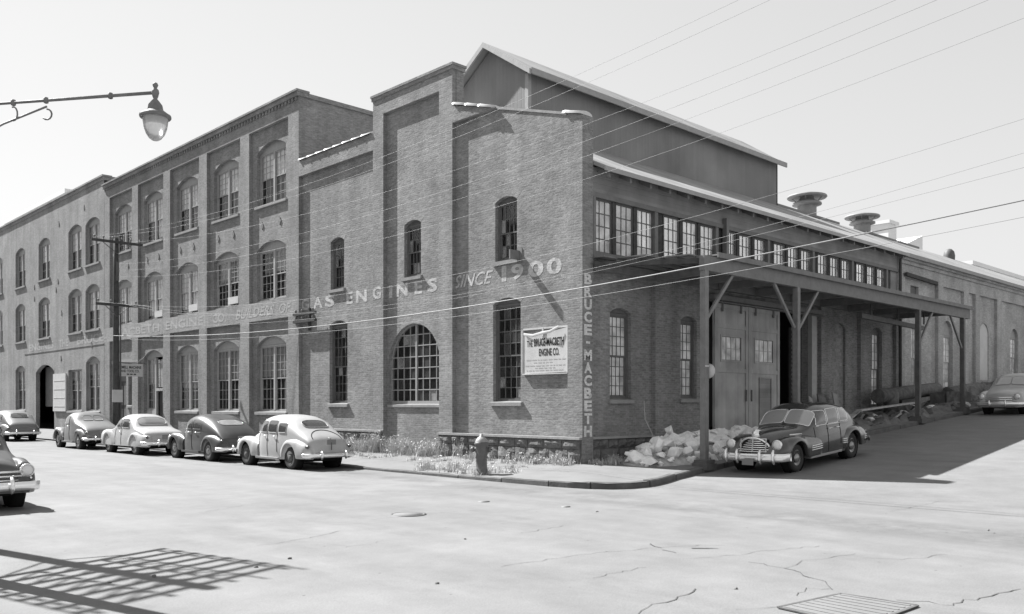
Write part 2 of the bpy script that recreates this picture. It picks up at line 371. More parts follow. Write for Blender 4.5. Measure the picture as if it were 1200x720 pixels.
# ------------------------------------------------------------------ ground
def zr(x, y=0.0):
    t = min(x, 60.0) + 0.69
    return -0.335 + 0.0725 * 0.5 * (t + math.sqrt(t * t + 0.35))
def sst(a, b, x):
    t = max(0.0, min(1.0, (x - a) / (b - a))); return t * t * (3 - 2 * t)
def zp(x, y):
    w = sst(-2.5, 1.5, x); k = max(w, sst(2.5, -2.0, y) if y < 2.5 else 0)
    d = max(0.0, min(x + 3.2, y + 3.1)) if y < 3 else max(0.0, x + 3.2)
    return zr(x, y) + 0.075 + 0.065 * k + min(d, 3.2) * (0.072 * (1 - w) + 0.03 * w)
mb = MB()
xs = [-300, -120, -60, -30, -20, -12, -8, -5, -3] + [-2 + 0.25 * i for i in range(20)] + [4, 6, 10, 15, 20, 30, 45, 59, 60, 120, 400]
ys = [-300, -100, -40, -25, -15, -10, -6, -3, 0, 4, 10, 20, 40, 80, 150, 500]
mb.grid(lambda i, j: (xs[i], ys[j], zr(xs[i])), len(xs), len(ys))
road = tag(mb.build('road', M['road']), kind='structure')
KERB = [(-3.2, 78), (-3.2, 50), (-3.2, 30), (-3.2, 15), (-3.2, 6), (-3.2, 2), (-3.2, -0.5), (-3.18, -1.8), (-3.05, -2.65), (-2.75, -3.2), (-2.3, -3.48), (-1.7, -3.52), (-1.0, -3.38), (0, -3.15), (1.5, -3.02), (5, -3.0), (10, -3.0), (16, -3.0), (22, -3.0), (30, -3.0), (45, -3.0), (60, -3.0), (110, -3.0)]
INNER = []
for (x, y) in KERB:
    if y > 0.3: INNER.append((0.25, y))
    elif x < 0.4: INNER.append((0.25, 0.25))
    else: INNER.append((x, 0.25))
mb = MB()
def pv(i, j):
    a, b = KERB[i], INNER[i]; t = j / 8.0
    x = a[0] + (b[0] - a[0]) * t; y = a[1] + (b[1] - a[1]) * t
    return (x, y, zp(x, y))
mb.grid(pv, len(KERB), 9)
pave = tag(mb.build('pavement', M['pave']), kind='structure')
# kerb stones, each its own piece
def along(pts, step):
    out = []; cur = 0; carry = 0
    P = [Vector(p) for p in pts]
    acc = [0]
    for a, b in zip(P, P[1:]): acc.append(acc[-1] + (b - a).length)
    s = 0
    def at(s):
        for k in range(len(P) - 1):
            if s <= acc[k + 1]: return P[k].lerp(P[k + 1], (s - acc[k]) / (acc[k + 1] - acc[k]))
        return P[-1]
    while s < acc[-1] - 0.2:
        L = step() ; e = min(s + L, acc[-1]); out.append((at(s), at((s + e) / 2), at(e))); s = e
    return out
rk = random.Random(3)
for a, m_, b in along([p for p in KERB if p[1] < 31 and p[0] < 35], lambda: rk.uniform(1.1, 1.9)):
    pts = []
    j = [rk.uniform(-0.012, 0.012) for _ in range(3)]
    jz = [rk.uniform(-0.012, 0.012) for _ in range(3)]
    d = (b - a).normalized(); n = Vector((d.y, -d.x))
    if n.dot(Vector((1, 1))) < 0: n = -n
    a2 = a + d * 0.012; b2 = b - d * 0.012
    mb = MB()
    sec = []
    for q, (p, jj, zz) in enumerate(zip((a2, m_, b2), j, jz)):
        o = p - n * (0.02 + jj); i_ = p + n * 0.17
        zt = zp(p.x, p.y) + 0.008 + zz
        sec.append([(o.x, o.y, zt - 0.6), (o.x, o.y, zt - 0.025), (o.x + n.x * 0.03, o.y + n.y * 0.03, zt), (i_.x, i_.y, zt), (i_.x, i_.y, zt - 0.6)])
    mb.grid(lambda i, k: sec[i][k], 3, 5, smooth=False)
    mb.poly(sec[0]); mb.poly(sec[-1][::-1])
    mb.build('kerb_stone', M['kerb'], pave)
# cracks and patches in the road surface (points in metres on the road)
def strip(name, pts, w, m, parent, lift=0.006):
    mb = MB(); rr = random.Random(len(pts) * 17 + int(abs(pts[0][0]) * 100))
    P = []
    for a, b in zip(pts, pts[1:]):
        n = max(2, int((Vector(b) - Vector(a)).length / 0.12))
        for k in range(n):
            t = k / n; P.append((a[0] + (b[0] - a[0]) * t + rr.uniform(-.05, .05), a[1] + (b[1] - a[1]) * t + rr.uniform(-.05, .05)))
    P.append(pts[-1]); S = []
    for k, p in enumerate(P):
        q = P[min(k + 1, len(P) - 1)]; o = P[max(k - 1, 0)]
        d = Vector((q[0] - o[0], q[1] - o[1])).normalized(); n = Vector((-d.y, d.x)) * w * rr.uniform(0.25, 1.0)
        S.append(((p[0] + n.x, p[1] + n.y, zr(p[0]) + lift), (p[0] - n.x, p[1] - n.y, zr(p[0]) + lift)))
    mb.grid(lambda i, j: S[i][j], len(S), 2)
    return mb.build(name, m, parent)
F2 = (math.cos(R(46.03)), math.sin(R(46.03))); R2 = (F2[1], -F2[0])
def gp(px, py):                             # survey: where a mark on the road lies (metres), from its bearing in the photograph
    t = (1.65 + 0.33) * 1037.0 / (py - 474.0); u = (px - 600) / 1037.0
    return (-18.64 + t * (F2[0] + u * R2[0]), -16.48 + t * (F2[1] + u * R2[1]))
CR = [[(402, 642), (430, 638), (454, 633)], [(585, 664), (640, 656), (690, 649), (760, 643), (800, 640), (850, 639)],
      [(696, 678), (730, 669), (757, 665)], [(745, 720), (768, 709), (790, 702), (815, 690)], [(1190, 690), (1150, 700), (1110, 709), (1085, 705), (1050, 703)],
      [(922, 666), (938, 657), (970, 654), (1002, 649)], [(922, 666), (945, 676), (968, 684), (975, 691)], [(880, 659), (922, 666)], [(930, 697), (945, 690), (972, 690)],
      [(800, 655), (850, 652), (900, 645), (960, 640)], [(1010, 654), (1060, 656), (1110, 650)], [(240, 600), (300, 590), (360, 588)], [(430, 610), (500, 602), (560, 598)],
      [(860, 715), (920, 711), (945, 713)], [(610, 625), (640, 620), (660, 616)], [(300, 640), (340, 635), (400, 622)], [(1040, 600), (1100, 590), (1172, 592)], [(560, 575), (575, 570)]]
for k, c in enumerate(CR):
    strip('crack', [gp(*p) for p in c], 0.0055 if k not in (3, 4, 6) else 0.009, M['crack'], road)
for c, w in (([(812, 643), (842, 643)], 0.03), ([(760, 637), (775, 642)], 0.012), ([(775, 645), (792, 648)], 0.012)):
    strip('pothole', [gp(*p) for p in c], w, M['crack'], road, 0.008)

# ------------------------------------------------------------------ windows and walls
def wall_sheet(mb, fr, u0, u1, z0, z1, ops, d, reveal=0.16, extra_u=(), extra_z=()):
    """sheet with openings (ua, ub, za, zb, rise): rise > 0 gives an arched head; reveals go in by 'reveal'"""
    us = sorted(set([u0, u1] + [o[0] for o in ops] + [o[1] for o in ops])); zs = sorted(set([z0, z1] + [o[2] for o in ops] + [o[3] for o in ops]))
    flip = fr is FA
    def P(q): mb.poly(q[::-1] if flip else q)
    for i in range(len(us) - 1):
        for k in range(len(zs) - 1):
            um = (us[i] + us[i + 1]) / 2; zm = (zs[k] + zs[k + 1]) / 2
            if any(o[0] < um < o[1] and o[2] < zm < o[3] for o in ops): continue
            P([fr(us[i], zs[k], d), fr(us[i + 1], zs[k], d), fr(us[i + 1], zs[k + 1], d), fr(us[i], zs[k + 1], d)])
    for (a, b, za, zb, rise) in ops:
        arc = arch_pts(a, b, zb, rise)
        zs_ = zb - rise
        if rise > 0:
            h = len(arc) // 2
            for q in range(len(arc) - 1):
                corner = (a, zb) if q < h else (b, zb)
                P([fr(arc[q][0], arc[q][1], d), fr(arc[q + 1][0], arc[q + 1][1], d), fr(corner[0], corner[1], d)])
        loop = [(a, za)] + arc + [(b, za)]
        for q in range(len(loop)):
            p, n = loop[q], loop[(q + 1) % len(loop)]
            P([fr(p[0], p[1], d), fr(n[0], n[1], d), fr(n[0], n[1], d + reveal), fr(p[0], p[1], d + reveal)])
def arch_pts(a, b, zt, rise, n=12):
    if rise <= 0: return [(a, zt), (b, zt)]
    h = (b - a) / 2; c = (a + b) / 2
    rad = (h * h + rise * rise) / (2 * rise); zc = zt - rad
    t = math.asin(min(1, h / rad))
    if rise > h: t = math.pi - t
    return [(c + rad * math.sin(-t + 2 * t * k / n), zc + rad * math.cos(-t + 2 * t * k / n)) for k in range(n + 1)]
PANE = {}
def pane_mesh(w, h, m):
    key = (round(w, 3), round(h, 3), m)
    if key not in PANE:
        me = bpy.data.meshes.new('pane')
        me.from_pydata([(-w / 2, 0, -h / 2), (w / 2, 0, -h / 2), (w / 2, 0, h / 2), (-w / 2, 0, h / 2)], [], [(0, 1, 2, 3)])
        me.materials.append(M[m]); PANE[key] = me
    return PANE[key]
rw = random.Random(11)
def add_pane(fr, parent, u, z, d, w, h, m, tilt=0.006):
    if m == 'glass' and w < 0.45:
        q = rw.random(); m = 'dusty' if q < 0.10 else 'glassgrey' if q < 0.35 else m
    o = bpy.data.objects.new('pane', pane_mesh(w, h, m)); C.objects.link(o); o.parent = parent
    o.location = fr(u, z, d)
    o.rotation_euler = (rw.uniform(-tilt, tilt), 0, (math.pi / 2 if fr is FA else 0) + rw.uniform(-tilt, tilt))
    return o
def sill_obj(fr, parent, a, b, z, d, out=0.09, h=0.13, m='sill', ext=0.09):
    mb = MB(); 
    mb.hexa([fr(a - ext, z - h, d - out), fr(b + ext, z - h, d - out), fr(b + ext, z - h, d + 0.12), fr(a - ext, z - h, d + 0.12),
             fr(a - ext, z - 0.02, d - out), fr(b + ext, z - 0.02, d - out), fr(b + ext, z + 0.015, d + 0.12), fr(a - ext, z + 0.015, d + 0.12)])
    return mb.build("sill", M[m], parent)
def sash_window(parent, fr, a, b, z0, z1, rise, d, lights=2, cols=3, rows=(4, 4), single=False, fm='frame', glass='glass', sill=True, shade=(0, 0), meet=0.5, sillm='sill', mull=0.13, dim='shade', open_low=0.0):
    """frame + arch filler board + one or two hung sashes per light; d = depth of the frame face"""
    zs = z1 - rise
    mb = MB(); t = 0.07
    fbox(mb, fr, a, a + t, z0, zs, d, d + 0.1); fbox(mb, fr, b - t, b, z0, zs, d, d + 0.1)
    fbox(mb, fr, a + t, b - t, z0, z0 + t, d, d + 0.1); fbox(mb, fr, a + t, b - t, zs - t, zs, d, d + 0.1)
    if rise > 0:
        arc = arch_pts(a, b, z1 + 0.01, rise)
        pts = [fr(p[0], p[1], d + 0.012) for p in arc]
        off = Vector(fr(0, 0, 0.06)) - Vector(fr(0, 0, 0))
        mb.prism(pts, off)
    ins0, ins1 = a + t, b - t
    spans = []
    if lights == 2:
        c = (a + b) / 2; fbox(mb, fr, c - mull / 2, c + mull / 2, z0 + t, zs - t, d - 0.01, d + 0.1)
        spans = [(ins0, c - mull / 2), (c + mull / 2, ins1)]
    else: spans = [(ins0, ins1)]
    win = mb.build('window', M[fm], parent)
    zi0, zi1 = z0 + t, zs - t; zm = zi0 + (zi1 - zi0) * meet
    for si, (p, q) in enumerate(spans):
        for half, (lo, hi, dd) in enumerate(((zi0, zm + 0.025, d + 0.055), (zm - 0.025, zi1, d + 0.025))):
            if half == 0 and open_low and si == len(spans) - 1:
                lo2 = lo + open_low; hi2 = hi
            else: lo2, hi2 = lo, hi
            ms = MB(); w = 0.045
            fbox(ms, fr, p, p + w, lo2, hi2, dd, dd + 0.03); fbox(ms, fr, q - w, q, lo2, hi2, dd, dd + 0.03)
            fbox(ms, fr, p + w, q - w, lo2, lo2 + w, dd, dd + 0.03); fbox(ms, fr, p + w, q - w, hi2 - w, hi2, dd, dd + 0.03)
            n = cols; r_ = rows[half]; pw = (q - p - 2 * w) / n; ph = (hi2 - lo2 - 2 * w) / r_
            for k in range(1, n): u = p + w + pw * k; fbox(ms, fr, u - 0.012, u + 0.012, lo2 + w, hi2 - w, dd + 0.002, dd + 0.026)
            for k in range(1, r_): z = lo2 + w + ph * k; fbox(ms, fr, p + w, q - w, z - 0.012, z + 0.012, dd + 0.004, dd + 0.024)
            ms.build('sash', M[fm], win)
            if single:
                for k in range(n):
                    for l in range(r_):
                        add_pane(fr, win, p + w + pw * (k + .5), lo2 + w + ph * (l + .5), dd + 0.015, pw - 0.02, ph - 0.02, glass)
            else:
                add_pane(fr, win, (p + q) / 2, (lo2 + hi2) / 2, dd + 0.015, q - p - 2 * w + 0.01, hi2 - lo2 - 2 * w + 0.01, glass, 0.004)
            if shade[half] > 0 and (si == 0 or shade[half] >= 1 or rw.random() < 0.8):
                sh = MB(); H = (hi - lo) * min(1, shade[half]) * rw.uniform(0.93, 1.0)
                sh.poly([fr(p, hi - H, dd + 0.07), fr(q, hi - H, dd + 0.07), fr(q, hi, dd + 0.07), fr(p, hi, dd + 0.07)])
                sh.build('window_shade', M[dim], win)
    if sill: sill_obj(fr, win, a, b, z0, SILL_D[0], m=sillm)
    return win
SILL_D = [0.14]
def arch_ring(parent, fr, a, b, z1, rise, d, m, th=0.24, out=0.003):
    o_ = arch_pts(a - th * 0.6, b + th * 0.6, z1 + th, rise + 0.1); i_ = arch_pts(a, b, z1 + 0.004, rise)
    mb = MB()
    for k in range(len(i_) - 1):
        q = [i_[k], i_[k + 1], o_[k + 1], o_[k]]
        f0 = [fr(p[0], p[1], d - out) for p in q]; f1 = [fr(p[0], p[1], d + 0.01) for p in q]
        mb.hexa(f0 + f1)
    return mb.build('brick_arch', M[m], parent)

# text as thin meshes -------------------------------------------------------------
def glyphs(body, bold=0.0, shear=0.0, res=3):
    cu = bpy.data.curves.new('t', 'FONT'); cu.body = body; cu.offset = bold; cu.shear = shear; cu.resolution_u = res
    o = bpy.data.objects.new('t', cu); C.objects.link(o)
    dg = bpy.context.evaluated_depsgraph_get(); me = o.evaluated_get(dg).to_mesh()
    v = [(p.co.x, p.co.y) for p in me.vertices]; f = [tuple(p.vertices) for p in me.polygons]
    o.evaluated_get(dg).to_mesh_clear(); bpy.data.objects.remove(o); bpy.data.curves.remove(cu)
    return v, f
def put_text(mb, body, fn, bold=0.02, shear=0.0):
    """fn(s, t) maps the unit box of the word (s left to right, t bottom to top) to a point"""
    v, f = glyphs(body, bold, shear)
    if not v: return
    x0 = min(p[0] for p in v); x1 = max(p[0] for p in v); y0 = min(p[1] for p in v); y1 = max(p[1] for p in v)
    b = len(mb.v)
    for p in v: mb.v.append(tuple(fn((p[0] - x0) / (x1 - x0), (p[1] - y0) / max(1e-6, y1 - y0))))
    for q in f: mb.f.append(tuple(b + i for i in q)); mb.sm.append(False)

# ------------------------------------------------------------------ corner hall
hall = root('factory_hall', (0, 7.6, 0), 'brick corner factory hall with stepped tower front, clerestory side and long roof monitor', 'building')
RC = 0.15                                    # recess of the wall panels behind the piers
W_A = [(2.78, 3.75, 6.09, 8.05, 0.14), (2.62, 3.85, 1.73, 4.93, 0.18), (7.49, 8.43, 6.08, 8.03, 0.14), (6.45, 9.35, 1.65, 4.45, 1.42), (12.2, 13.14, 6.09, 8.06, 0.14), (11.98, 13.22, 1.68, 4.87, 0.18)]
mb = MB(); wall_sheet(mb, FA, 0.1, 15.27, -0.6, 9.5, W_A, RC, 0.22)
mb.build('front_wall', M['brick'], hall, fix=False)
# upper wall: one thick prism with the stepped and sloped outline
out = [(0.1, 9.5), (15.27, 9.5), (15.27, 11.5), (10.1, 11.5), (10.1, 12.62), (5.65, 12.62), (5.65, 11.42), (0.55, 9.92), (0.1, 9.80)]
mb = MB(); mb.prism([FA(u, z, RC) for u, z in out], (0.34, 0, 0)); mb.build('upper_wall', M['brick'], hall)
def pier(name, fr, u0, u1, z0, z1, d0=0.0, d1=RC + 0.02, m='brick', parent=None):
    mb = MB(); fbox(mb, fr, u0, u1, z0, z1, d0, d1); return mb.build(name, M[m], parent or hall)
pier('pilaster', FA, 5.65, 6.33, -0.6, 12.04); pier('pilaster', FA, 9.47, 10.1, -0.6, 12.04)
pier('frieze', FA, 5.65, 10.1, 12.04, 12.60)
pier('frieze', FA, 10.103, 15.267, 10.86, 11.48)
mb = MB(); mb.prism([FA(u, z, 0.0) for u, z in ((5.647, 10.84), (5.647, 11.40), (3.62, 10.84))], (RC + 0.02, 0, 0)); mb.build('frieze', M['brick'], hall)
# brick drip course under the tower coping
mb = MB(); fbox(mb, FA, 5.60, 10.15, 12.60, 12.72, -0.04, 0.53); fbox(mb, FA, 5.57, 10.18, 12.72, 12.80, -0.07, 0.56); mb.build('tower_coping', M['brick'], hall)
# corner pier, sloped top
mb = MB(); mb.hexa([(0, 0, -0.6), (0.46, 0, -0.6), (0.46, 0.56, -0.6), (0, 0.56, -0.6), (0, 0, 9.78), (0.46, 0, 9.78), (0.46, 0.56, 9.93), (0, 0.56, 9.93)])
mb.build('corner_pier', M['brick'], hall)
# coping tiles: separate pieces, some have fallen away
def coping_tile(fr, u0, z0, u1, z1, dc, r=0.16, parent=None, flare=0.008):
    mb = MB(); n = 6; S = []
    for k, (t, rr) in enumerate(((0, r), (0.8, r), (0.82, r + flare), (1.0, r + flare))):
        u = u0 + (u1 - u0) * t; z = z0 + (z1 - z0) * t
        S.append([fr(u, z + rr * 0.75 * math.sin(math.pi * q / n), dc - rr * 1.6 * math.cos(math.pi * q / n)) for q in range(n + 1)])
    mb.grid(lambda i, j: S[i][j], 4, n + 1, smooth=True)
    mb.poly(S[0]); mb.poly(S[-1][::-1])
    return mb.build('coping_tile', M['tile'], parent or hall)
sl = (11.42 - 9.92) / (5.65 - 0.55)
for k in range(3):
    u = 5.60 - k * 0.62; z = 9.92 + (u - 0.55) * sl
    coping_tile(FA, u - 0.60, z - 0.60 * sl + 0.01, u, z + 0.01, 0.20)
coping_tile(FA, 0.02, 9.80, 0.72, 9.98, 0.20)
mb = MB(); mb.hexa([(RC - 0.03, 0.74, 9.976), (RC - 0.03, 3.72, 9.92 + 3.17 * sl), (0.52, 3.72, 9.92 + 3.17 * sl), (0.52, 0.74, 9.976), (RC - 0.03, 0.74, 10.05), (RC - 0.03, 3.72, 10.0 + 3.17 * sl), (0.52, 3.72, 10.0 + 3.17 * sl), (0.52, 0.74, 10.05)]); mb.build('mortar_bed', M['ledge'], hall)
for k in range(8):
    u = 10.2 + k * 0.63; coping_tile(FA, u, 11.49, u + 0.62, 11.49 + rw.uniform(0, 0.015), 0.20)
SILL_D[0] = RC
dW = RC + 0.13
for (a, b, z0, z1, r) in W_A:
    if r > 1: continue
    tall = z1 - z0 > 2.5
    sash_window(hall, FA, a, b, z0, z1, r, dW, lights=1, cols=4, rows=(4, 4) if tall else (2, 2), single=True, fm='framedark', meet=0.47, shade=(0, 0))
    arch_ring(hall, FA, a, b, z1, r, RC, 'brick')
# the big arched window of the tower: steel bars with single panes
a, b, z0, z1, r = W_A[3]
arch_ring(hall, FA, a, b, z1, r, RC, 'brick', 0.3)
mb = MB(); arc = arch_pts(a, b, z1, r, 20); loop = [(a, z0)] + arc + [(b, z0)]
for p, q in zip(loop, loop[1:]): mb.bar(FA(p[0], p[1], dW + 0.04), FA(q[0], q[1], dW + 0.04), 0.09, 0.09, (1, 0, 0))
fbox(mb, FA, a, b, z0, z0 + 0.12, dW - 0.02, dW + 0.09)
cm = (a + b) / 2; fbox(mb, FA, cm - 0.04, cm + 0.04, z0 + 0.12, z1 - 0.05, dW - 0.02, dW + 0.06)
awin = mb.build('window', M['frame'], hall)
def halfw(z):
    zc = z1 - r; h = (b - a) / 2
    if z <= zc: return h
    return h * math.sqrt(max(0.0, 1 - ((z - zc) / r) ** 2))
ncol, nrow = 8, 7
pw = (b - a) / ncol; ph = (z1 - z0 - 0.12) / nrow
ms = MB()
for k in range(1, ncol):
    if k == ncol // 2: continue
    u = a + pw * k; zt = z1 - r + r * math.sqrt(max(0, 1 - ((u - cm) / ((b - a) / 2)) ** 2))
    fbox(ms, FA, u - 0.013, u + 0.013, z0 + 0.12, zt - 0.03, dW + 0.002, dW + 0.04)
for l in range(1, nrow):
    z = z0 + 0.12 + ph * l; h = halfw(z) - 0.03; fbox(ms, FA, cm - h, cm + h, z - 0.016, z + 0.016, dW - 0.004, dW + 0.034)
ms.build('glazing_bars', M['frame'], awin)
for k in range(ncol):
    for l in range(nrow):
        ua, ub = a + pw * k, a + pw * (k + 1); za, zb = z0 + 0.12 + ph * l, z0 + 0.12 + ph * (l + 1)
        if max(abs(ua - cm), abs(ub - cm)) <= halfw(zb) + 0.01:
            add_pane(FA, awin, (ua + ub) / 2, (za + zb) / 2, dW + 0.02, pw - 0.02, ph - 0.02, 'glass', 0.02)
        elif min(abs(ua - cm), abs(ub - cm)) < halfw(za) - 0.02:          # a piece cut to the arch
            n = 5; P = []
            for q in range(n + 1):
                u = ua + (ub - ua) * q / n
                zt = z1 - r + r * math.sqrt(max(0, 1 - min(1, ((u - cm) / ((b - a) / 2)) ** 2)))
                P.append((u, max(za, min(zb, zt))))
            mp_ = MB(); mp_.poly([FA(ua, za, dW + 0.02), FA(ub, za, dW + 0.02)] + [FA(u, z, dW + 0.02) for u, z in P[::-1] if z > za + 0.005])
            mp_.build('pane', M['glass'], awin, fix=False)
sill_obj(FA, awin, a, b, z0, RC, out=0.05, h=0.1, ext=0.02)

# rock-faced plinth stones with a ledge, either side of the tower panel
rs = random.Random(5)
def plinth(fr, u0, u1, zt, face, zb=-0.45, parent=hall):
    rows = [(zb, zb + 0.38), (zb + 0.38, zt - 0.33), (zt - 0.33, zt - 0.05)]
    base = MB(); fbox(base, fr, u0, u1, zb - 0.2, zt - 0.06, face + 0.05, face + 0.3); pl = base.build('plinth', M['stone'], parent)
    for ri, (a, b) in enumerate(rows):
        if b - a < 0.06: continue
        u = u0
        while u < u1 - 0.05:
            e = min(u1, u + rs.uniform(0.38, 0.85))
            if u1 - e < 0.22: e = u1
            mb = MB(); nu, nz = 5, 4
            def P(i, j):
                x = u + 0.012 + (e - u - 0.024) * i / (nu - 1); z = a + 0.012 + (b - a - 0.024) * j / (nz - 1)
                edge = i in (0, nu - 1) or j in (0, nz - 1)
                return fr(x, z, face + (0.03 if edge else rs.uniform(-0.06, 0.012)))
            mb.grid(P, nu, nz, smooth=False)
            mb.build('stone', M['stone'], pl)
            u = e
    lg = MB(); fbox(lg, fr, u0 - 0.02, u1 + 0.02, zt - 0.05, zt + 0.02, face - 0.03, face + 0.2); lg.build('ledge', M['ledge'], pl)
plinth(FA, 0.03, 6.3, 0.70, -0.09); plinth(FA, 9.5, 15.2, 0.70, -0.09)
plinth(FB, 0.47, 3.36, 0.70, 0.03); plinth(FB, 4.16, 6.4, 0.70, 0.03)

# ------------------------------------------------------------------ side street wall of the hall
W_B = [(1.38, 2.37, 1.80, 4.5, 0.15), (4.9, 5.8, 1.84, 4.5, 0.15), (6.5, 13.15, -0.2, 5.1, 0.0), (15.35, 16.4, 1.5, 4.95, 0.2), (18.85, 19.9, 1.55, 4.98, 0.2)]
mb = MB(); wall_sheet(mb, FB, 0.1, 21.3, -0.6, 5.98, W_B, RC, 0.22); mb.build('side_wall', M['brick'], hall, fix=False)
for (a, b) in ((3.37, 4.15), (14.05, 14.95), (17.5, 18.3), (21.05, 21.28)):
    pier('pilaster', FB, a, b, -0.6, 5.95)
for (a, b, z0, z1, r) in W_B[:2] + W_B[4:]:
    sash_window(hall, FB, a, b, z0, z1, r, dW, lights=1, cols=3 if a > 3 else 4, rows=(4, 4), single=True, fm='framedark', glass='litpane', meet=0.5, shade=(0, 0))
    arch_ring(hall, FB, a, b, z1, r, RC, 'brick')
a, b, z0, z1, r = W_B[3]
mb = MB(); mb.prism([FB(u, z, RC + 0.1) for u, z in [(a, z0), (b, z0)] + arch_pts(a, b, z1, r)[::-1]], (0, 0.1, 0)); bi = mb.build('window_infill', M['brickinfill'], hall)
tag(bi, 'window opening bricked up in coarse courses')
# clerestory: timber frame, groups of three sashes and a boarded gap
mb = MB()
fbox(mb, FB, 0.46, 21.3, 5.86, 6.0, -0.02, RC + 0.12)                  # sill beam
fbox(mb, FB, 0.46, 21.3, 7.56, 7.70, 0.0, RC + 0.12)
mb.build('clerestory_frame', M['wood'], hall)
mb = MB(); fbox(mb, FB, 0.46, 21.3, 7.70, 8.42, 0.05, RC + 0.1); mb.build('clerestory_boarding', M['boards'], hall)
g = 0.57; gi = 0
def clere_win(a, b):
    mb = MB(); d = 0.10; t = 0.05
    fbox(mb, FB, a, a + t, 6.0, 7.56, d, d + 0.08); fbox(mb, FB, b - t, b, 6.0, 7.56, d, d + 0.08)
    fbox(mb, FB, a + t, b - t, 6.0, 6.0 + t, d, d + 0.08); fbox(mb, FB, a + t, b - t, 7.56 - t, 7.56, d, d + 0.08)
    pw = (b - a - 2 * t) / 3; ph = (1.56 - 2 * t) / 4
    for k in (1, 2): u = a + t + pw * k; fbox(mb, FB, u - 0.014, u + 0.014, 6.05, 7.51, d + 0.01, d + 0.04)
    for k in (1, 2, 3): z = 6.05 + ph * k; fbox(mb, FB, a + t, b - t, z - 0.014, z + 0.014, d + 0.012, d + 0.038)
    w = mb.build('window', M['framedark'], hall)
    for k in range(3):
        for l in range(4): add_pane(FB, w, a + t + pw * (k + .5), 6.05 + ph * (l + .5), d + 0.025, pw - 0.01, ph - 0.01, 'litpane' if a < 7 else 'dusty', 0.01)
while g < 20.6:
    for k in range(3):
        a = g + k * 0.99; clere_win(a, a + 0.82)
        p_ = MB(); fbox(p_, FB, a + 0.823, a + 0.987, 6.003, 7.557, 0.06 if k < 2 else 0.02, RC + 0.1); p_.build('mullion', M['wooddark'] if k < 2 else M['wood'], hall)
    p_ = MB(); fbox(p_, FB, g + 2.97, g + 3.337, 6.003, 7.557, 0.13, RC + 0.1); p_.build('shutter', M['wooddark'], hall)
    g += 3.34; gi += 1
    if gi == 2:
        p_ = MB(); fbox(p_, FB, g - 0.1, g + 0.05, 5.99, 7.9, -0.12, 0.04); p_.build('downpipe', M['steelgrey'], hall)
mb = MB(); fbox(mb, FB, 0.46, 0.565, 6.003, 7.557, -0.02, RC + 0.1); mb.build('mullion', M['wood'], hall)
mb = MB(); fbox(mb, FB, g + 0.003, 21.3, 6.003, 7.557, 0.08, RC + 0.1); mb.build('mullion', M['boards'], hall)
mb = MB(); mb.tube([(21.35, -0.06, 1.4), (21.35, -0.06, 8.15), (21.35, -0.3, 8.3)], 0.06, 8); mb.build('downpipe', M['steel'], hall)

# sliding doors, track and the dark doorway
dr = MB(); fbox(dr, FB, 6.42, 14.0, 5.12, 5.3, -0.12, 0.10); dr.tube([(6.3, -0.14, 5.06), (14.0, -0.14, 5.06)], 0.035, 6); dr.build('door_track', M['steelgrey'], hall)
def door_leaf(u0, u1, wicket):
    zb, zt = zp((u0 + u1) / 2, -0.1) - 0.1, 5.02
    mb = MB(); w0, w1 = (u0 + u1) / 2 - 0.60, (u0 + u1) / 2 + 0.60; z0, z1 = 3.14, 3.92; y0, y1 = -0.08, -0.02
    for (a, b, c, d) in ((u0, w0, zb, zt), (w1, u1, zb, zt), (w0, w1, zb, z0), (w0, w1, z1, zt)): fbox(mb, FB, a, b, c, d, y0, y1)
    leaf = mb.build('sliding_door', M['doorboards'], hall)
    fm = MB()
    for z in (zb + 0.02, 2.72, 4.2, zt - 0.16): fbox(fm, FB, u0, u1, z, z + 0.14, y0 - 0.03, y0 - 0.001)
    for u in (u0, u1 - 0.16): fbox(fm, FB, u, u + 0.16, zb, zt, y0 - 0.035, y0 - 0.0305)
    for u in (u0, u1 - 0.16): fbox(fm, FB, u + 0.001, u + 0.159, zb + 0.17, 2.715, y0 - 0.0304, y0 - 0.001); fbox(fm, FB, u + 0.001, u + 0.159, 2.865, 4.195, y0 - 0.0304, y0 - 0.001)
    fm.build('door_rails', M['doorboards'], leaf)
    wf = MB()
    for (a, b, c, d) in ((w0 - .06, w1 + .06, z0 - .06, z0), (w0 - .06, w1 + .06, z1, z1 + .06), (w0 - .06, w0, z0, z1), (w1, w1 + .06, z0, z1)): fbox(wf, FB, a, b, c, d, y0 - 0.025, y0 + 0.05)
    for k in range(1, 4): u = w0 + (w1 - w0) * k / 4; fbox(wf, FB, u - .015, u + .015, z0, z1, y0, y0 + 0.03)
    fbox(wf, FB, w0, w1, (z0 + z1) / 2 - .012, (z0 + z1) / 2 + .012, y0 + .003, y0 + 0.027)
    wf.build('door_window', M['doorboards'], leaf)
    for k in range(4):
        for l in range(2): add_pane(FB, leaf, w0 + 0.3 * (k + .5), z0 + 0.39 * (l + .5), y0 + 0.015, 0.28, 0.37, 'litpane', 0.02)
    if wicket:
        wk = MB(); c0 = u1 - 1.35; fbox(wk, FB, c0, c0 + 0.72, zb + 0.15, 2.55, y0 - 0.02, y0 - 0.0005)
        for (p, q, s, t) in ((c0 - .05, c0, zb + .1, 2.6), (c0 + .72, c0 + .77, zb + .1, 2.6), (c0, c0 + .72, 2.55, 2.6)): fbox(wk, FB, p, q, s, t, y0 - 0.05, y0 - 0.0005)
        wk.build('wicket_door', M['boards'], leaf)
door_leaf(6.45, 8.52, False); door_leaf(8.545, 10.65, True)
for u in (6.9, 8.05, 9.0, 10.2):
    mb = MB(); fbox(mb, FB, u - 0.05, u + 0.05, 4.75, 5.12, -0.13, -0.116); mb.build('door_hanger', M['steel'], hall)
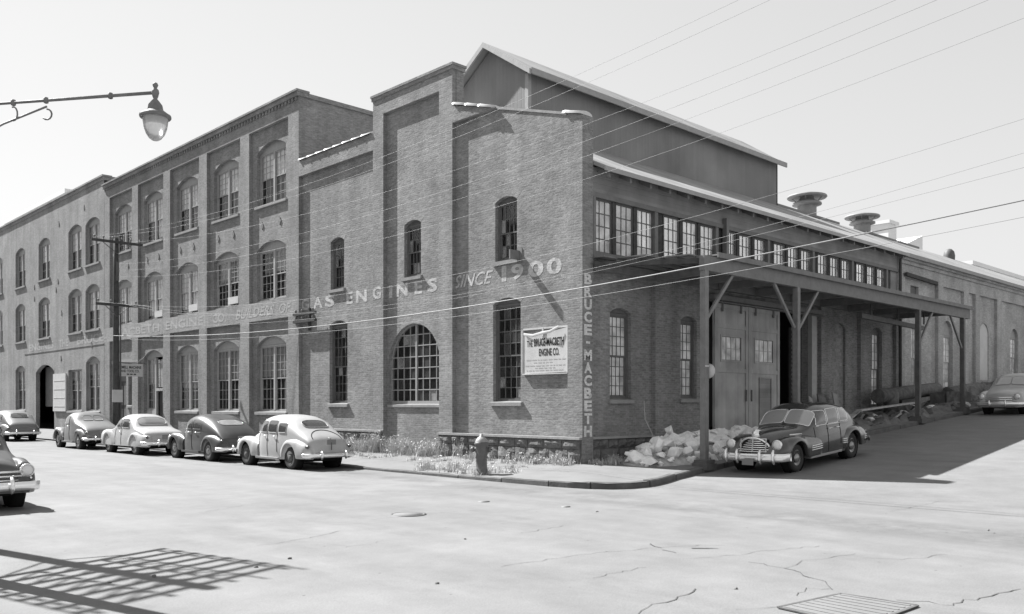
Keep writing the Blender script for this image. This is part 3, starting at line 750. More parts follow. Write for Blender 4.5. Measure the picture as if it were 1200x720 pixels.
for u in (8.36, 8.70):
    mb = MB(); fbox(mb, FB, u - 0.03, u + 0.03, 1.75, 2.15, -0.15, -0.118); mb.build('door_pull', M['steel'], hall)
mb = MB(); fbox(mb, FB, 13.17, 13.55, 0.3, 5.1, -0.06, 0.12); mb.build('door_jamb', M['framelight'], hall)
mb = MB(); fbox(mb, FB, 12.6, 12.95, 0.3, 4.6, 0.5, 0.6)
for k in range(22): fbox(mb, FB, 12.62, 12.93, 0.8 + k * 0.17, 0.88 + k * 0.17, 0.46, 0.5)
mb.build('hoist_rack', M['steel'], hall)

# hall roof, monitor, eave
EY, EZ, RY, RZ = -0.42, 8.25, 7.9, 12.37
def slope_slab(y0, z0, y1, z1, x0, x1, th):
    return [(x0, y0, z0), (x1, y0, z0), (x1, y1, z1), (x0, y1, z1), (x0, y0, z0 + th), (x1, y0, z0 + th), (x1, y1, z1 + th), (x0, y1, z1 + th)]
mb = MB(); mb.hexa(slope_slab(EY, EZ, RY, RZ, 0.47, 21.3, 0.10)); roofh = mb.build('roof', M['roof'], hall)
mb = MB(); mb.hexa([(0.45, EY - 0.07, EZ - 0.05), (21.3, EY - 0.07, EZ - 0.05), (21.3, EY - 0.005, EZ - 0.03), (0.45, EY - 0.005, EZ - 0.03), (0.45, EY - 0.07, EZ + 0.085), (21.3, EY - 0.07, EZ + 0.085), (21.3, EY - 0.005, EZ + 0.115), (0.45, EY - 0.005, EZ + 0.115)])
mb.build('eave_flashing', M['roofedge'], roofh)
for k in range(22):
    x = 0.7 + k * 0.96; mb = MB(); mb.hexa(slope_slab(EY + 0.05, EZ - 0.17, 0.2, EZ - 0.17 + 0.62 * 0.48, x, x + 0.09, 0.15)); mb.build('rafter', M['wood'], roofh)
mb = MB()
mb.hexa(slope_slab(RY, RZ, 10.2, RZ - 2.3 * .476, 0.47, 21.3, 0.10)); mb.hexa(slope_slab(13.0, RZ - 5.1 * .476, 16.2, EZ, 0.47, 21.3, 0.10))
mb.hexa(slope_slab(10.2, RZ - 2.3 * .476, 13.0, RZ - 5.1 * .476, 0.47, 8.0, 0.10)); mb.build('rear_roof', M['roof'], hall)
mb = MB(); mb.poly(slope_slab(10.2, RZ - 2.3 * .476 + 0.03, 13.0, RZ - 5.1 * .476 + 0.03, 8.0, 21.3, 0.01)[:4]); mb.build('added_skylight', M['clear'], hall)  # unseen roof opening added so the clerestory panes show bright sky
mb = MB(); mb.box(1.9, 2.0, 2.6, 15.5, -0.3, 8.3); mb.build('dark_screen', M['inside'], hall)  # added dark wall, keeps interior light out of the front windows
mb = MB(); mb.box(6.0, 15.0, 3.2, 3.3, -0.2, 5.9); mb.box(6.0, 6.1, 0.4, 3.2, -0.2, 5.9); mb.box(14.9, 15.0, 0.4, 3.2, -0.2, 5.9); mb.box(6.0, 15.0, 0.4, 3.2, 5.75, 5.9); mb.build('dark_screen', M['inside'], hall)  # dark box added behind the doorway so the opening reads dark
mb = MB(); mb.box(0.5, 21.3, 15.9, 16.1, -0.5, 8.5); mb.build('rear_wall', M['brick'], hall)
# monitor
MX0, MX1, MY0, MY1 = 3.75, 21.2, 5.9, 9.9
mb = MB(); mb.box(MX0, MX1, MY0, MY0 + 0.1, 11.0, 13.55); mb.box(MX0, MX1, MY1 - 0.1, MY1, 11.0, 13.55)
mon = mb.build('monitor_wall', M['siding'], hall)
mb = MB(); mb.prism([(MX0, y, z) for y, z in ((MY0, 10.9), (MY1, 10.9), (MY1, 13.55), (7.9, 14.88), (MY0, 13.55))], (0.1, 0, 0)); mb.build('monitor_gable', M['siding'], mon)
mb = MB(); mb.prism([(MX1 - 0.1, y, z) for y, z in ((MY0, 10.9), (MY1, 10.9), (MY1, 13.55), (7.9, 14.88), (MY0, 13.55))], (0.1, 0, 0)); mb.build('monitor_gable', M['siding'], mon)
mb = MB(); mb.box(MX0 - 0.04, MX0 + 0.12, MY0 - 0.04, MY0 + 0.12, 10.9, 13.5); mb.build('corner_trim', M['framelight'], mon)
ms_ = (15.0 - 13.40) / 2.42
mb = MB()
mb.hexa(slope_slab(5.48, 13.40, 7.9, 15.0, MX0 - 0.34, MX1 + 0.1, 0.08)); mb.hexa(slope_slab(7.9, 15.0, 10.32, 13.40, MX0 - 0.34, MX1 + 0.1, 0.08))
mr = mb.build('monitor_roof', M['roof'], hall)
mb = MB()
mb.hexa(slope_slab(5.46, 13.27, 7.9, 14.885, MX0 - 0.38, MX0 - 0.30, 0.20)); mb.hexa(slope_slab(7.9, 14.885, 10.34, 13.27, MX0 - 0.38, MX0 - 0.30, 0.20))
mb.build('barge_board', M['framelight'], mr)
mb = MB(); mb.box(MX0 - 0.29, MX1 + 0.12, 5.44, 5.50, 13.30, 13.52); mb.build('monitor_fascia', M['frame'], mr)

# roof ventilators with broad mushroom caps
def ventilator(x, y, z, s, parent):
    mb = MB(); mb.lathe([(0.52 * s, -0.7), (0.52 * s, 0.42 * s)], (x, y, z), 'z', 18); vt = mb.build('roof_ventilator', M['galv'], parent)
    mb = MB(); mb.lathe([(0.52 * s, 0.40 * s), (0.80 * s, 0.46 * s), (0.80 * s, 0.56 * s), (0.42 * s, 0.74 * s), (0.36 * s, 0.95 * s)], (x, y, z), 'z', 18); mb.build('collar', M['galv'], vt)
    mb = MB(); mb.lathe([(0.01, 0.98 * s), (1.05 * s, 0.84 * s), (1.10 * s, 0.90 * s), (1.06 * s, 0.97 * s), (0.4 * s, 1.15 * s), (0.01, 1.22 * s)], (x, y, z), 'z', 24); mb.build('cap', M['galv'], vt)
    mb = MB()
    for k in range(4):
        t = k * math.pi / 2 + 0.4; mb.bar((x + .5 * s * math.cos(t), y + .5 * s * math.sin(t), z + .6 * s), (x + .85 * s * math.cos(t), y + .85 * s * math.sin(t), z + .93 * s), 0.04, 0.04)
    mb.build('stay', M['galv'], vt)

# ------------------------------------------------------------------ rear wing along the side street
wing = root('rear_wing', (46, 8, 1.5), 'low brick rear wing with panelled walls and ventilators on its long roof', 'building')
W_W = [(23.05, 23.95, 2.2, 5.4, 0.0), (22.95, 23.9, 6.7, 7.15, 0.0), (26.75, 28.2, 2.4, 5.8, 0.72), (32.0, 33.4, 2.95, 6.0, 0.5), (37, 38.4, 3.2, 6.0, 0.5), (42, 43.4, 3.5, 6.2, 0.5)]
mb = MB(); wall_sheet(mb, FB, 21.3, 75, -0.6, 8.5, W_W, RC, 0.22); mb.build('wing_wall', M['brickwing'], wing, fix=False)
pa = [21.99, 25.9, 26.55, 29.3, 29.98, 30.97, 31.6, 34.3, 35.0, 39.5, 40.2, 44.7, 45.4, 50, 50.7, 55, 56, 74.9]
for k in range(0, len(pa)): pass
edges = [21.3] + pa
for k in range(0, len(edges) - 1, 2):
    pier('pilaster', FB, edges[k] + 0.001, edges[k + 1] - 0.001, -0.6, 7.40, 0.0, RC + 0.02, 'brickwing', wing)
pier('frieze', FB, 21.303, 75, 7.40, 8.0, 0.0, RC + 0.02, 'brickwing', wing)
mb = MB(); fbox(mb, FB, 21.303, 75, 8.0, 8.15, -0.08, RC); fbox(mb, FB, 21.303, 75, 8.153, 8.29, -0.2, RC); mb.build('cornice', M['brickwing'], wing)
for (a, b, z0, z1, r) in W_W:
    if z1 - z0 < 1:
        p_ = MB(); fbox(p_, FB, a, b, z0, z1, RC + 0.12, RC + 0.16); p_.build('vent_louvre', M['steel'], wing); continue
    if a == 32.0:
        p_ = MB(); p_.prism([FB(u, z, RC + 0.05) for u, z in [(a, z0), (b, z0)] + arch_pts(a, b, z1, r)[::-1]], (0, 0.05, 0)); p_.build('window_board', M['signwhite'], wing); continue
    w_ = sash_window(wing, FB, a, b, z0, z1, r, dW, lights=1, cols=3, rows=(4, 4), fm='frame', glass='litpane', sill=True, shade=(0.95, 0.95) if a > 31 and a < 34 else (0, 0))
mb = MB(); mb.bar((21.8, -0.12, 7.52), (25.6, -0.05, 7.45), 0.12, 0.16); mb.build('hoist_bar', M['wooddark'], wing)
EZ2 = 8.30; RZ2 = 12.25
mb = MB(); mb.hexa(slope_slab(-0.28, EZ2, 7.9, RZ2, 21.303, 75, 0.10)); wroof = mb.build('roof', M['roof'], wing)
sk2 = (RZ2 - EZ2) / 8.3
mb = MB(); mb.hexa(slope_slab(7.9, RZ2, 9.6, RZ2 - 1.7 * sk2, 21.303, 75, 0.10)); mb.hexa(slope_slab(13.6, RZ2 - 5.7 * sk2, 16.2, EZ2, 21.303, 75, 0.10)); mb.build('rear_roof', M['roof'], wing)
mb = MB(); mb.poly(slope_slab(9.6, RZ2 - 1.7 * sk2 + 0.03, 13.6, RZ2 - 5.7 * sk2 + 0.03, 21.303, 75, 0.01)[:4]); mb.build('added_skylight', M['clear'], wing)  # added out of sight too, for sky behind the far clerestory panes
mb = MB(); mb.box(21.32, 75, -0.36, -0.285, EZ2 - 0.06, EZ2 + 0.11); mb.build('gutter', M['galv'], wroof)
mb = MB(); mb.box(21.4, 75, 15.9, 16.1, -0.5, 8.5); mb.box(74.9, 75.1, 0.2, 15.9, -0.5, 8.5); mb.build('rear_wall', M['brickwing'], wing)
mb = MB(); mb.bar((21.4, 7.2, 12.10), (30.5, 7.2, 12.10), 0.05, 0.12); mb.bar((34.0, 7.2, 12.10), (42.0, 7.2, 12.10), 0.05, 0.12); mb.build('ridge_rail', M['steelgrey'], wroof)
ventilator(28.0, 7.9, 12.42, 1.0, wing); ventilator(35.0, 7.9, 12.36, 0.96, wing)
mb = MB(); mb.lathe([(0.36, -0.4), (0.40, 0.3), (0.34, 0.6), (0.18, 0.78), (0.01, 0.83)], (49.3, 7.9, 12.2), 'z', 16); mb.build('dome_vent', M['steel'], wing)

# ------------------------------------------------------------------ three-storey building
b3 = root('three_storey_building', (0, 26, 0), 'three storey brick factory block with five arched window bays between tall pilasters', 'building')
P0, PW, PITCH = 15.27, 0.83, 4.17
ops = []
bays = []
for k in range(5):
    u0 = P0 + PW + k * PITCH; c = u0 + (PITCH - PW) / 2; bays.append((u0, u0 + PITCH - PW, c))
for k, (u0, u1, c) in enumerate(bays):
    ops += [(c - 1.23, c + 1.23, 10.24, 12.86, 0.34), (c - 1.23, c + 1.23, 6.12, 8.64, 0.34)]
    if k < 3: ops.append((c - 1.25, c + 1.22, 1.33, 4.56, 0.36))
ops += [(bays[3][2] - 1.25, bays[3][2] + 1.22, 0.02, 4.50, 0.36), (bays[4][2] - 1.35, bays[4][2] - 0.75, 1.6, 3.95, 0), (bays[4][2] - 0.45, bays[4][2] + 1.2, -0.02, 3.85, 0)]
mb = MB(); wall_sheet(mb, FA, 15.27, 36.98, -0.6, 14.25, ops, RC, 0.24); mb.build('front_wall', M['brick3'], b3, fix=False)
for k in range(6):
    u = P0 + k * PITCH
    u1 = min(u + PW, 36.98)
    pier('pilaster', FA, u + 0.002, u1, -0.6, 5.25, m='brick3', parent=b3); pier('pilaster', FA, u + 0.002, u1, 6.04, 13.5, m='brick3', parent=b3)
pier('painted_band', FA, 15.273, 36.98, 5.25, 6.04, m='bandface', parent=b3)
pier('frieze', FA, 15.273, 36.98, 13.5, 14.12, m='brick3', parent=b3)
mb = MB()
u = 15.35
while u < 36.9: fbox(mb, FA, u, u + 0.12, 13.98, 14.12, -0.06, 0.0); u += 0.27
tag(mb.build('dentil_course', M['brick3'], b3), kind='stuff')
mb = MB(); fbox(mb, FA, 15.2, 36.98, 14.12, 14.30, -0.10, 0.4); fbox(mb, FA, 15.17, 36.98, 14.30, 14.38, -0.16, 0.45); mb.build('cornice', M['brick3'], b3)
mb = MB(); mb.box(RC + 0.02, 22, 15.274, 15.5, 5.0, 14.12); mb.build('party_wall', M['brick3'], b3)
mb = MB(); mb.box(0.41, 22, 15.2, 15.55, 14.12, 14.3); mb.build('parapet_coping', M['brick3'], b3)
mb = MB(); mb.box(0.4, 22, 15.5, 36.9, 13.5, 13.7); mb.build('roof', M['roofdark'], b3)
mb = MB(); mb.box(22, 22.2, 15.3, 36.9, -0.5, 14.0); mb.box(0.45, 22, 36.7, 36.9, -0.5, 13.5); mb.build('rear_wall', M['brick3'], b3)
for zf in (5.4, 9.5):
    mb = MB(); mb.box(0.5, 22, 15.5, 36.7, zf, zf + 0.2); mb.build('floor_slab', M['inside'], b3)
for k, (u0, u1, c) in enumerate(bays):
    for z0, z1 in ((10.24, 12.86), (6.12, 8.64)):
        top = z0 > 9
        sh = (0, 1.0) if (top or k in (1, 2, 3, 4)) else (0, 0.9)
        if top: low = 0.0 if k in (0, 1) else (0.9 if k == 3 else 0.0)
        else: low = (0.0, 0.0, 0.85, 0.8, 0.9)[k]
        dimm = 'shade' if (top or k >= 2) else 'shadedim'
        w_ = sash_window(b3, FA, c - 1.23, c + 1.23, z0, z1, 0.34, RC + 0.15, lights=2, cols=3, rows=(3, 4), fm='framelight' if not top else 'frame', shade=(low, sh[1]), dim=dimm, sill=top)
        arch_ring(b3, FA, c - 1.23, c + 1.23, z1, 0.34, RC, 'brick3', 0.26)
        if not top and k in (1, 2, 3):
            p_ = MB(); fbox(p_, FA, c - 1.12, c - 0.14, z0 + 0.10, z0 + 0.42, RC + 0.02, RC + 0.24); p_.build('ventilator_board', M['signwhite'], w_)
    if k < 3:
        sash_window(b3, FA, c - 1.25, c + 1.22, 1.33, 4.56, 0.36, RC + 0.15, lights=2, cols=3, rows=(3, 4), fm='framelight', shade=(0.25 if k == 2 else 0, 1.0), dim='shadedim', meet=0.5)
        arch_ring(b3, FA, c - 1.25, c + 1.22, 4.56, 0.36, RC, 'brick3', 0.26)
    # iron tie plates
    for zt in (9.35,):
        for du in (-0.75, 0.75):
            p_ = MB(); uu = c + du; p_.prism([FA(uu + q[0], zt + q[1], RC - 0.03) for q in ((0, .17), (.1, 0), (0, -.17), (-.1, 0))], (0.03, 0, 0)); p_.build('tie_plate', M['iron'], b3)
# entrance bay: tall light on the street end and a door beside it
c = bays[3][2]
mb = MB(); fbox(mb, FA, c - 0.06, c + 0.06, 0.02, 4.1, RC + 0.14, RC + 0.26); fbox(mb, FA, c - 1.25, c - 0.06, 2.35, 2.5, RC + 0.14, RC + 0.26); fbox(mb, FA, c + 0.06, c + 1.22, 0.02, 1.33, RC + 0.14, RC + 0.26)
ent = mb.build('entrance_frame', M['framelight'], b3)
sash_window(b3, FA, c + 0.065, c + 1.215, 1.34, 4.5 - 0.36, 0, RC + 0.16, lights=1, cols=3, rows=(3, 4), fm='frame', shade=(0, 1), dim='shadedim', sill=False)
mb = MB(); mb.prism([FA(p[0], p[1], RC + 0.17) for p in arch_pts(c - 1.25, c + 1.22, 4.5, 0.36)], (0.06, 0, 0)); mb.build('arch_board', M['framelight'], b3)
mb = MB(); fbox(mb, FA, c - 1.2, c - 0.1, 0.03, 2.34, RC + 0.3, RC + 0.35); dd = mb.build('door', M['wooddark'], b3)
for k in range(3): fbox_ = MB(); fbox(fbox_, FA, c - 1.12 + k * .34, c - 0.86 + k * .34, 2.55, 4.0, RC + 0.2, RC + 0.22); fbox_.build('transom_pane', M['dusty'], b3)
arch_ring(b3, FA, c - 1.25, c + 1.22, 4.5, 0.36, RC, 'brick3', 0.26)
c = bays[4][2]
sash_window(b3, FA, c - 1.35, c - 0.75, 1.6, 3.95, 0, RC + 0.15, lights=1, cols=2, rows=(2, 2), fm='framedark')
mb = MB(); fbox(mb, FA, c - 0.45, c + 1.2, -0.02, 3.84, RC + 0.18, RC + 0.24); dd = mb.build('door', M['wooddark'], b3)
mb = MB()
for (p, q, z0, z1) in ((c - .3, c + .3, .3, 1.4), (c + .45, c + 1.05, .3, 1.4), (c - .3, c + .3, 1.6, 2.7), (c + .45, c + 1.05, 1.6, 2.7), (c - .3, c + 1.05, 2.95, 3.7)): fbox(mb, FA, p, q, z0, z1, RC + 0.16, RC + 0.178)
mb.build('door_panel', M['framedark'], dd)
mb = MB(); fbox(mb, FA, bays[4][0], bays[4][1], 3.95, 4.15, RC - 0.05, RC); mb.build('lintel', M['sill'], b3)

# ------------------------------------------------------------------ warehouse beyond
wh = root('brick_warehouse', (0, 58, 0), 'plain flat fronted brick warehouse with arched windows and a tall cart doorway', 'building')
wz = []
for (a, b) in ((37.7, 40.1), (40.75, 43.2), (46.85, 49.3), (52.3, 54.7), (58, 60.4), (61.2, 63.6), (67, 69.4), (73, 75.4)):
    wz += [(a, b, 10.05, 12.8, 0.34), (a, b, 6.12, 8.82, 0.34)]
gw = [(37.65, 40.0, 1.24, 4.5, 0.34), (40.75, 43.2, 1.24, 3.8, 0.0), (52.3, 54.7, 1.24, 4.4, 0.3), (61.2, 63.6, 1.24, 4.4, 0.3)]
mb = MB(); wall_sheet(mb, FA, 36.985, 82, -0.6, 14.7, wz + gw + [(45.95, 49.9, -0.08, 4.3, 0.5)], 0.0, 0.26); mb.build('front_wall', M['brickfar'], wh, fix=False)
mb = MB(); fbox(mb, FA, 36.99, 82, 14.7, 14.9, -0.05, 0.4); fbox(mb, FA, 36.95, 82, 14.9, 15.0, -0.12, 0.45); mb.build('cornice', M['brickfar'], wh)
mb = MB(); mb.box(0.35, 20, 36.985, 37.25, 8, 14.7); mb.box(0.35, 20, 36.96, 37.3, 14.7, 14.95); mb.build('party_wall', M['brickfar'], wh)
mb = MB(); mb.box(0.3, 20, 37.3, 82, 14.2, 14.4); mb.build('roof', M['roofdark'], wh)
mb = MB(); mb.box(20, 20.2, 37.3, 82, -.5, 14.4); mb.box(0.3, 20, 81.8, 82, -.5, 14.4); mb.build('rear_wall', M['brickfar'], wh)
for zf in (5.4, 9.4):
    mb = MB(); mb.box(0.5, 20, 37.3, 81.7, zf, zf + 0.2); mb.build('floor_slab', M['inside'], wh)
SILL_D[0] = 0.0
for i, (a, b, z0, z1, r) in enumerate(wz + gw):
    up = z0 > 5
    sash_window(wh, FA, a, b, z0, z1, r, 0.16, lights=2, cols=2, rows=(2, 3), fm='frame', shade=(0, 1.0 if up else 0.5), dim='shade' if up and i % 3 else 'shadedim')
    if r: arch_ring(wh, FA, a, b, z1, r, 0.0, 'brickfar', 0.26)
SILL_D[0] = RC
arch_ring(wh, FA, 45.95, 49.9, 4.3, 0.5, 0.0, 'brickfar', 0.3)
mb = MB(); fbox(mb, FA, 45.95, 48.0, -0.08, 4.2, 0.6, 0.7); fbox(mb, FA, 48.02, 49.9, 1.5, 4.2, 0.62, 0.72); mb.build('cart_door', M['wood'], wh)
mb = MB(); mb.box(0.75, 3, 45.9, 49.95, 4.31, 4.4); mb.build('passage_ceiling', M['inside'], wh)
for (u, z) in ((45.2, 9.6), (45.6, 9.1), (50.2, 9.7), (50.2, 8.9), (44.5, 7.5), (39.0, 5.8 - .6), (44.6, 4.6), (40.3, 13.6), (45.0, 13.3)):
    p_ = MB(); p_.prism([FA(u + q[0], z + q[1], -0.03) for q in ((0, .18), (.1, 0), (0, -.18), (-.1, 0))], (0.03, 0, 0)); p_.build('tie_plate', M['iron'], wh)

# ------------------------------------------------------------------ unseen block added across the main street to cut sky glare in the panes
opp = root('reflection_blocker', (-30, 34, 0), 'brick loft building across the main street', 'building')
oo = [(y0, y0 + 1.5, z0, z0 + 2.2, 0.2) for y0 in [9 + 3.6 * k for k in range(18)] for z0 in (1.4, 5.6, 9.8)]
mb = MB()
def FO(u, z, d): return (-23.5 - d, u, z)
wall_sheet(mb, FO, 7, 78, -0.6, 14.0, oo, 0.0, 0.2); mb.build('front_wall', M['brickfar'], opp, fix=False)
mb = MB(); mb.box(-36, -23.52, 7, 7.2, -0.6, 14); mb.box(-36, -23.52, 77.8, 78, -0.6, 14); mb.box(-36.2, -36, 7, 78, -0.6, 14); mb.build('side_wall', M['brickfar'], opp)
mb = MB(); mb.box(-36, -23.3, 6.9, 78.1, 14.0, 14.3); mb.build('roof', M['roofdark'], opp)
for (a, b, z0, z1, r) in oo:
    mb = MB(); fbox(mb, FO, a, b, z0, z1 - 0.15, 0.2, 0.26); mb.build('window', M['framedark'], opp)

# ------------------------------------------------------------------ far buildings
def far_block(name, label, x0, x1, y0, y1, z0, z1, wins, m='farbrick', axis='x'):
    r_ = root(name, ((x0 + x1) / 2, (y0 + y1) / 2, z0), label, 'building', None)
    mb = MB(); mb.box(x0, x1, y0, y1, z0, z1); mb.build('wall', M[m], r_)
    mb = MB(); mb.box(x0 - 0.5, x1 + 0.5, y0 - 0.5, y1 + 0.5, z1, z1 + 0.7); mb.build('cornice', M[m], r_)
    for (a, b, c, d) in wins:
        mb = MB()
        if axis == 'x': mb.box(x0 - 0.05, x0 + 0.1, a, b, c, d)
        else: mb.box(a, b, y0 - 0.05, y0 + 0.1, c, d)
        mb.build('window', M['fardark'], r_)
far_block('distant_building', 'distant pale flat roofed block rising behind the brick warehouse', 30, 50, 140, 175, -2, 36.5, [(150 + k * 5, 152 + k * 5, 30, 33) for k in range(4)])
far_block('distant_loft', 'distant white loft block with dark window slots at the end of the roof', 149, 185, 40, 60, 2, 26.4, [(151.0, 152.6, 23.4, 26.2), (160, 162.5, 22.5, 25.5)], axis='y')
def tank_house(name, label, x0, x1, y0, y1, z0, z1):
    r_ = root(name, ((x0 + x1) / 2, (y0 + y1) / 2, z0), label, 'building')
    mb = MB(); mb.box(x0, x1, y0, y1, z0, z1); mb.build('wall', M['farbrick'], r_)
    mb = MB(); mb.prism([(x0 - .4, y0 - .4, z1), (x1 + .4, y0 - .4, z1), (x1 + .4, y0 - .4, z1 + 2.2)], (0, y1 - y0 + .8, 0)); mb.build('roof', M['farbrick'], r_)
    mb = MB(); mb.box(x0 - 5.5, x0 - 2.6, y0, y0 + 3, z0, z1 + 2.6); mb.box(x0 - 5.8, x0 - 2.3, y0 - .3, y0 + 3.3, z1 + 2.6, z1 + 3.1); mb.build('chimney', M['farbrick'], r_)
tank_house('distant_roof_house', 'small distant pale gabled roof house with chimney above the wing roof', 120, 126, 40, 48, 2, 26.3)

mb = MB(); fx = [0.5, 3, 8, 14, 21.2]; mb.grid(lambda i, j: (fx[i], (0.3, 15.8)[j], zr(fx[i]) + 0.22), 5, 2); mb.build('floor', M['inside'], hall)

# ------------------------------------------------------------------ painted lettering
def yA(px, d=0.0):                           # survey: run along the street facade for a bearing in the photograph
    u = (px - 600) / 1037.0; dx = F2[0] + u * R2[0]; dy = F2[1] + u * R2[1]
    return -16.48 + (d + 18.64) / dx * dy
def word_A(mb, body, pl, pr, z0, z1, d, bold=0.02, shear=0.0):
    a, b = yA(pl, d), yA(pr, d)
    put_text(mb, body, lambda s, t: FA(a + (b - a) * s, z0 + (z1 - z0) * t, d - 0.005), bold, shear)
mb = MB()
for ch, pl, pr, d in (('G', 353, 362.5, RC), ('A', 367, 378, RC), ('S', 381, 392, RC), ('E', 406, 413.5, RC), ('N', 417.5, 430, RC), ('G', 437, 446.5, 0), ('I', 456, 460, RC), ('N', 465, 478, RC), ('E', 486, 495, RC), ('S', 501, 512.5, RC)):
    mb = MB(); word_A(mb, ch, pl, pr, 5.44, 5.90, d, 0.035); mb.build('painted_letter', M['paint'], hall, fix=False)
mb = MB(); word_A(mb, 'SINCE', 532, 578, 5.44, 5.86, RC, 0.012, 0.35); tag(mb.build('painted_word', M['paint'], hall, fix=False), kind='stuff')
for ch, pl, pr in (('1', 588, 593.5), ('9', 599, 613.5), ('0', 619, 637), ('0', 640.5, 658.5)):
    mb = MB(); word_A(mb, ch, pl, pr, 5.44, 5.92, RC, 0.03); mb.build('painted_numeral', M['paint'], hall, fix=False)
for k, ch in enumerate('BRUCE-MACBETH'):
    zt = 5.34 - k * 0.358; mb = MB()
    if ch == '-': mb.poly([FB(0.15, zt - 0.19, -0.005), FB(0.32, zt - 0.19, -0.005), FB(0.32, zt - 0.12, -0.005), FB(0.15, zt - 0.12, -0.005)])
    else: put_text(mb, ch, lambda s, t: FB(0.07 + 0.33 * s, zt - 0.31 + 0.31 * t, -0.005), 0.045)
    mb.build('painted_letter', M['paintpier'], hall, fix=False)
for wd, pl, pr, sh in (('MACBETH', 135, 187, 0), ('ENGINE', 194, 238, 0), ('CO.', 249, 265, 0), ('BUILDERS', 276, 322, 0.3), ('OF', 327, 341, 0.3)):
    mb = MB(); word_A(mb, wd, pl, pr, 5.42, 5.86, 0.0, 0.03, sh); tag(mb.build('painted_word', M['paintband'], b3, fix=False), kind='stuff')
for wd, pl, pr in (('ENGINES', 34, 63), ('THE', 69, 80), ('BRUCE-', 90, 125)):
    mb = MB(); word_A(mb, wd, pl, pr, 5.32, 5.82, 0.0, 0.03); tag(mb.build('painted_word', M['paintband'], wh, fix=False), kind='stuff')
mb = MB(); fbox(mb, FA, 36.99, 52.5, 5.16, 5.2, -0.025, 0.0); mb.build('string_course', M['brickfar'], wh)

# sign board on the hall wall
sg = root('wall_sign', (RC - 0.06, 1.55, 2.57), 'white company notice board with torn top edge on the corner brick wall', 'sign')
D0 = RC - 0.07
mb = MB(); mb.prism([FA(u, z, D0) for u, z in ((2.44, 2.56), (0.67, 2.58), (0.66, 3.86), (1.1, 3.80), (1.5, 3.74), (2.0, 3.72), (2.45, 3.75))], (0.05, 0, 0)); bd = mb.build('board', M['signwhite'], sg)
mb = MB(); fbox(mb, FA, 0.64, 2.47, 2.53, 2.56, D0 - 0.02, RC); fbox(mb, FA, 0.62, 0.655, 2.56, 3.90, D0 - 0.02, RC); fbox(mb, FA, 2.455, 2.49, 2.56, 3.88, D0 - 0.02, RC); fbox(mb, FA, 0.64, 2.47, 3.87, 3.92, D0 + 0.03, RC); mb.build('sign_frame', M['signwhite'], sg)
mb = MB()                                    # strip of peeled facing that curls at the top
cu = [(2.4, 3.70, -0.02), (2.0, 3.64, -0.05), (1.6, 3.70, -0.06), (1.25, 3.72, -0.09), (0.95, 3.84, -0.05)]
mb.grid(lambda i, j: FA(cu[i][0], cu[i][1] + (0.0, 0.05, 0.09)[j], D0 + cu[i][2] - (0.0, 0.015, 0.0)[j]), 5, 3); mb.build('torn_strip', M['signwhite'], sg)
mb = MB(); fbox(mb, FA, 1.58, 1.63, 3.62, 3.9, D0 - 0.03, D0 - 0.004); mb.build('batten', M['signwhite'], sg)
mb = MB()
def sgt(body, a, b, z0, z1, bold): put_text(mb, body, lambda s, t: FA(a + (b - a) * s, z0 + (z1 - z0) * t, D0 - 0.004), bold)
sgt('THE', 2.28, 2.04, 3.36, 3.55, 0.02); sgt('BRUCE-MACBETH', 1.98, 0.78, 3.36, 3.60, 0.03); sgt('ENGINE CO.', 1.78, 0.96, 3.07, 3.29, 0.03)
tag(mb.build('lettering', M['ink'], bd, fix=False), kind='stuff')
mb = MB(); rl = random.Random(2)
for zz, a, b in ((2.95, 2.3, 0.8), (2.87, 2.0, 1.3), (2.78, 2.35, 0.75), (2.71, 1.95, 1.2), (2.64, 2.3, 0.8)):
    u = a
    while u > b:
        w = rl.uniform(0.06, 0.2); mb.poly([FA(u, zz, D0 - .004), FA(u - w, zz, D0 - .004), FA(u - w, zz + 0.026, D0 - .004), FA(u, zz + 0.026, D0 - .004)]); u -= w + 0.04
tag(mb.build('small_print', M['inkpale'], bd, fix=False), kind='stuff')
# projecting sign over the entrance
YS = 31.0
ps = root('projecting_sign', (-0.05, YS, 3.15), 'small white machine shop sign projecting from the entrance pilaster behind the utility pole', 'sign')
mb = MB(); mb.box(-1.45, -0.12, YS - 0.03, YS + 0.03, 3.12, 3.78); bd = mb.build('board', M['signwhite'], ps)
mb = MB(); mb.bar((-1.45, YS, 3.83), (0.02, YS, 3.83), 0.04, 0.05); mb.bar((-0.4, YS, 3.83), (0.02, YS, 4.2), 0.03, 0.03); mb.build('bracket', M['steel'], ps)
mb = MB()
put_text(mb, 'DEMELL MACHINE', lambda s, t: (-1.38 + 1.18 * s, YS - 0.035, 3.52 + 0.15 * t), 0.03)
put_text(mb, 'AND TOOL CO.', lambda s, t: (-1.28 + 0.98 * s, YS - 0.035, 3.33 + 0.14 * t), 0.03)
for u in (-0.95, -0.78, -0.6): mb.poly([(u, YS - .035, 3.2), (u + .13, YS - .035, 3.2), (u + .13, YS - .035, 3.26), (u, YS - .035, 3.26)])
tag(mb.build('lettering', M['ink'], bd, fix=False), kind='stuff')
# pale board beside the cart doorway
nb = root('notice_panel', (-0.05, 44.7, 1.2), 'tall pale notice panel on the warehouse wall beside the cart doorway', 'sign')
mb = MB(); fbox(mb, FA, 43.45, 45.9, 1.2, 3.62, -0.10, -0.02); bd = mb.build('board', M['signwhite'], nb)
mb = MB()
for k in range(4): fbox(mb, FA, 43.6, 45.75, 1.5 + k * 0.55, 1.53 + k * 0.55, -0.115, -0.1005)
mb.build('batten', M['signwhite'], bd)

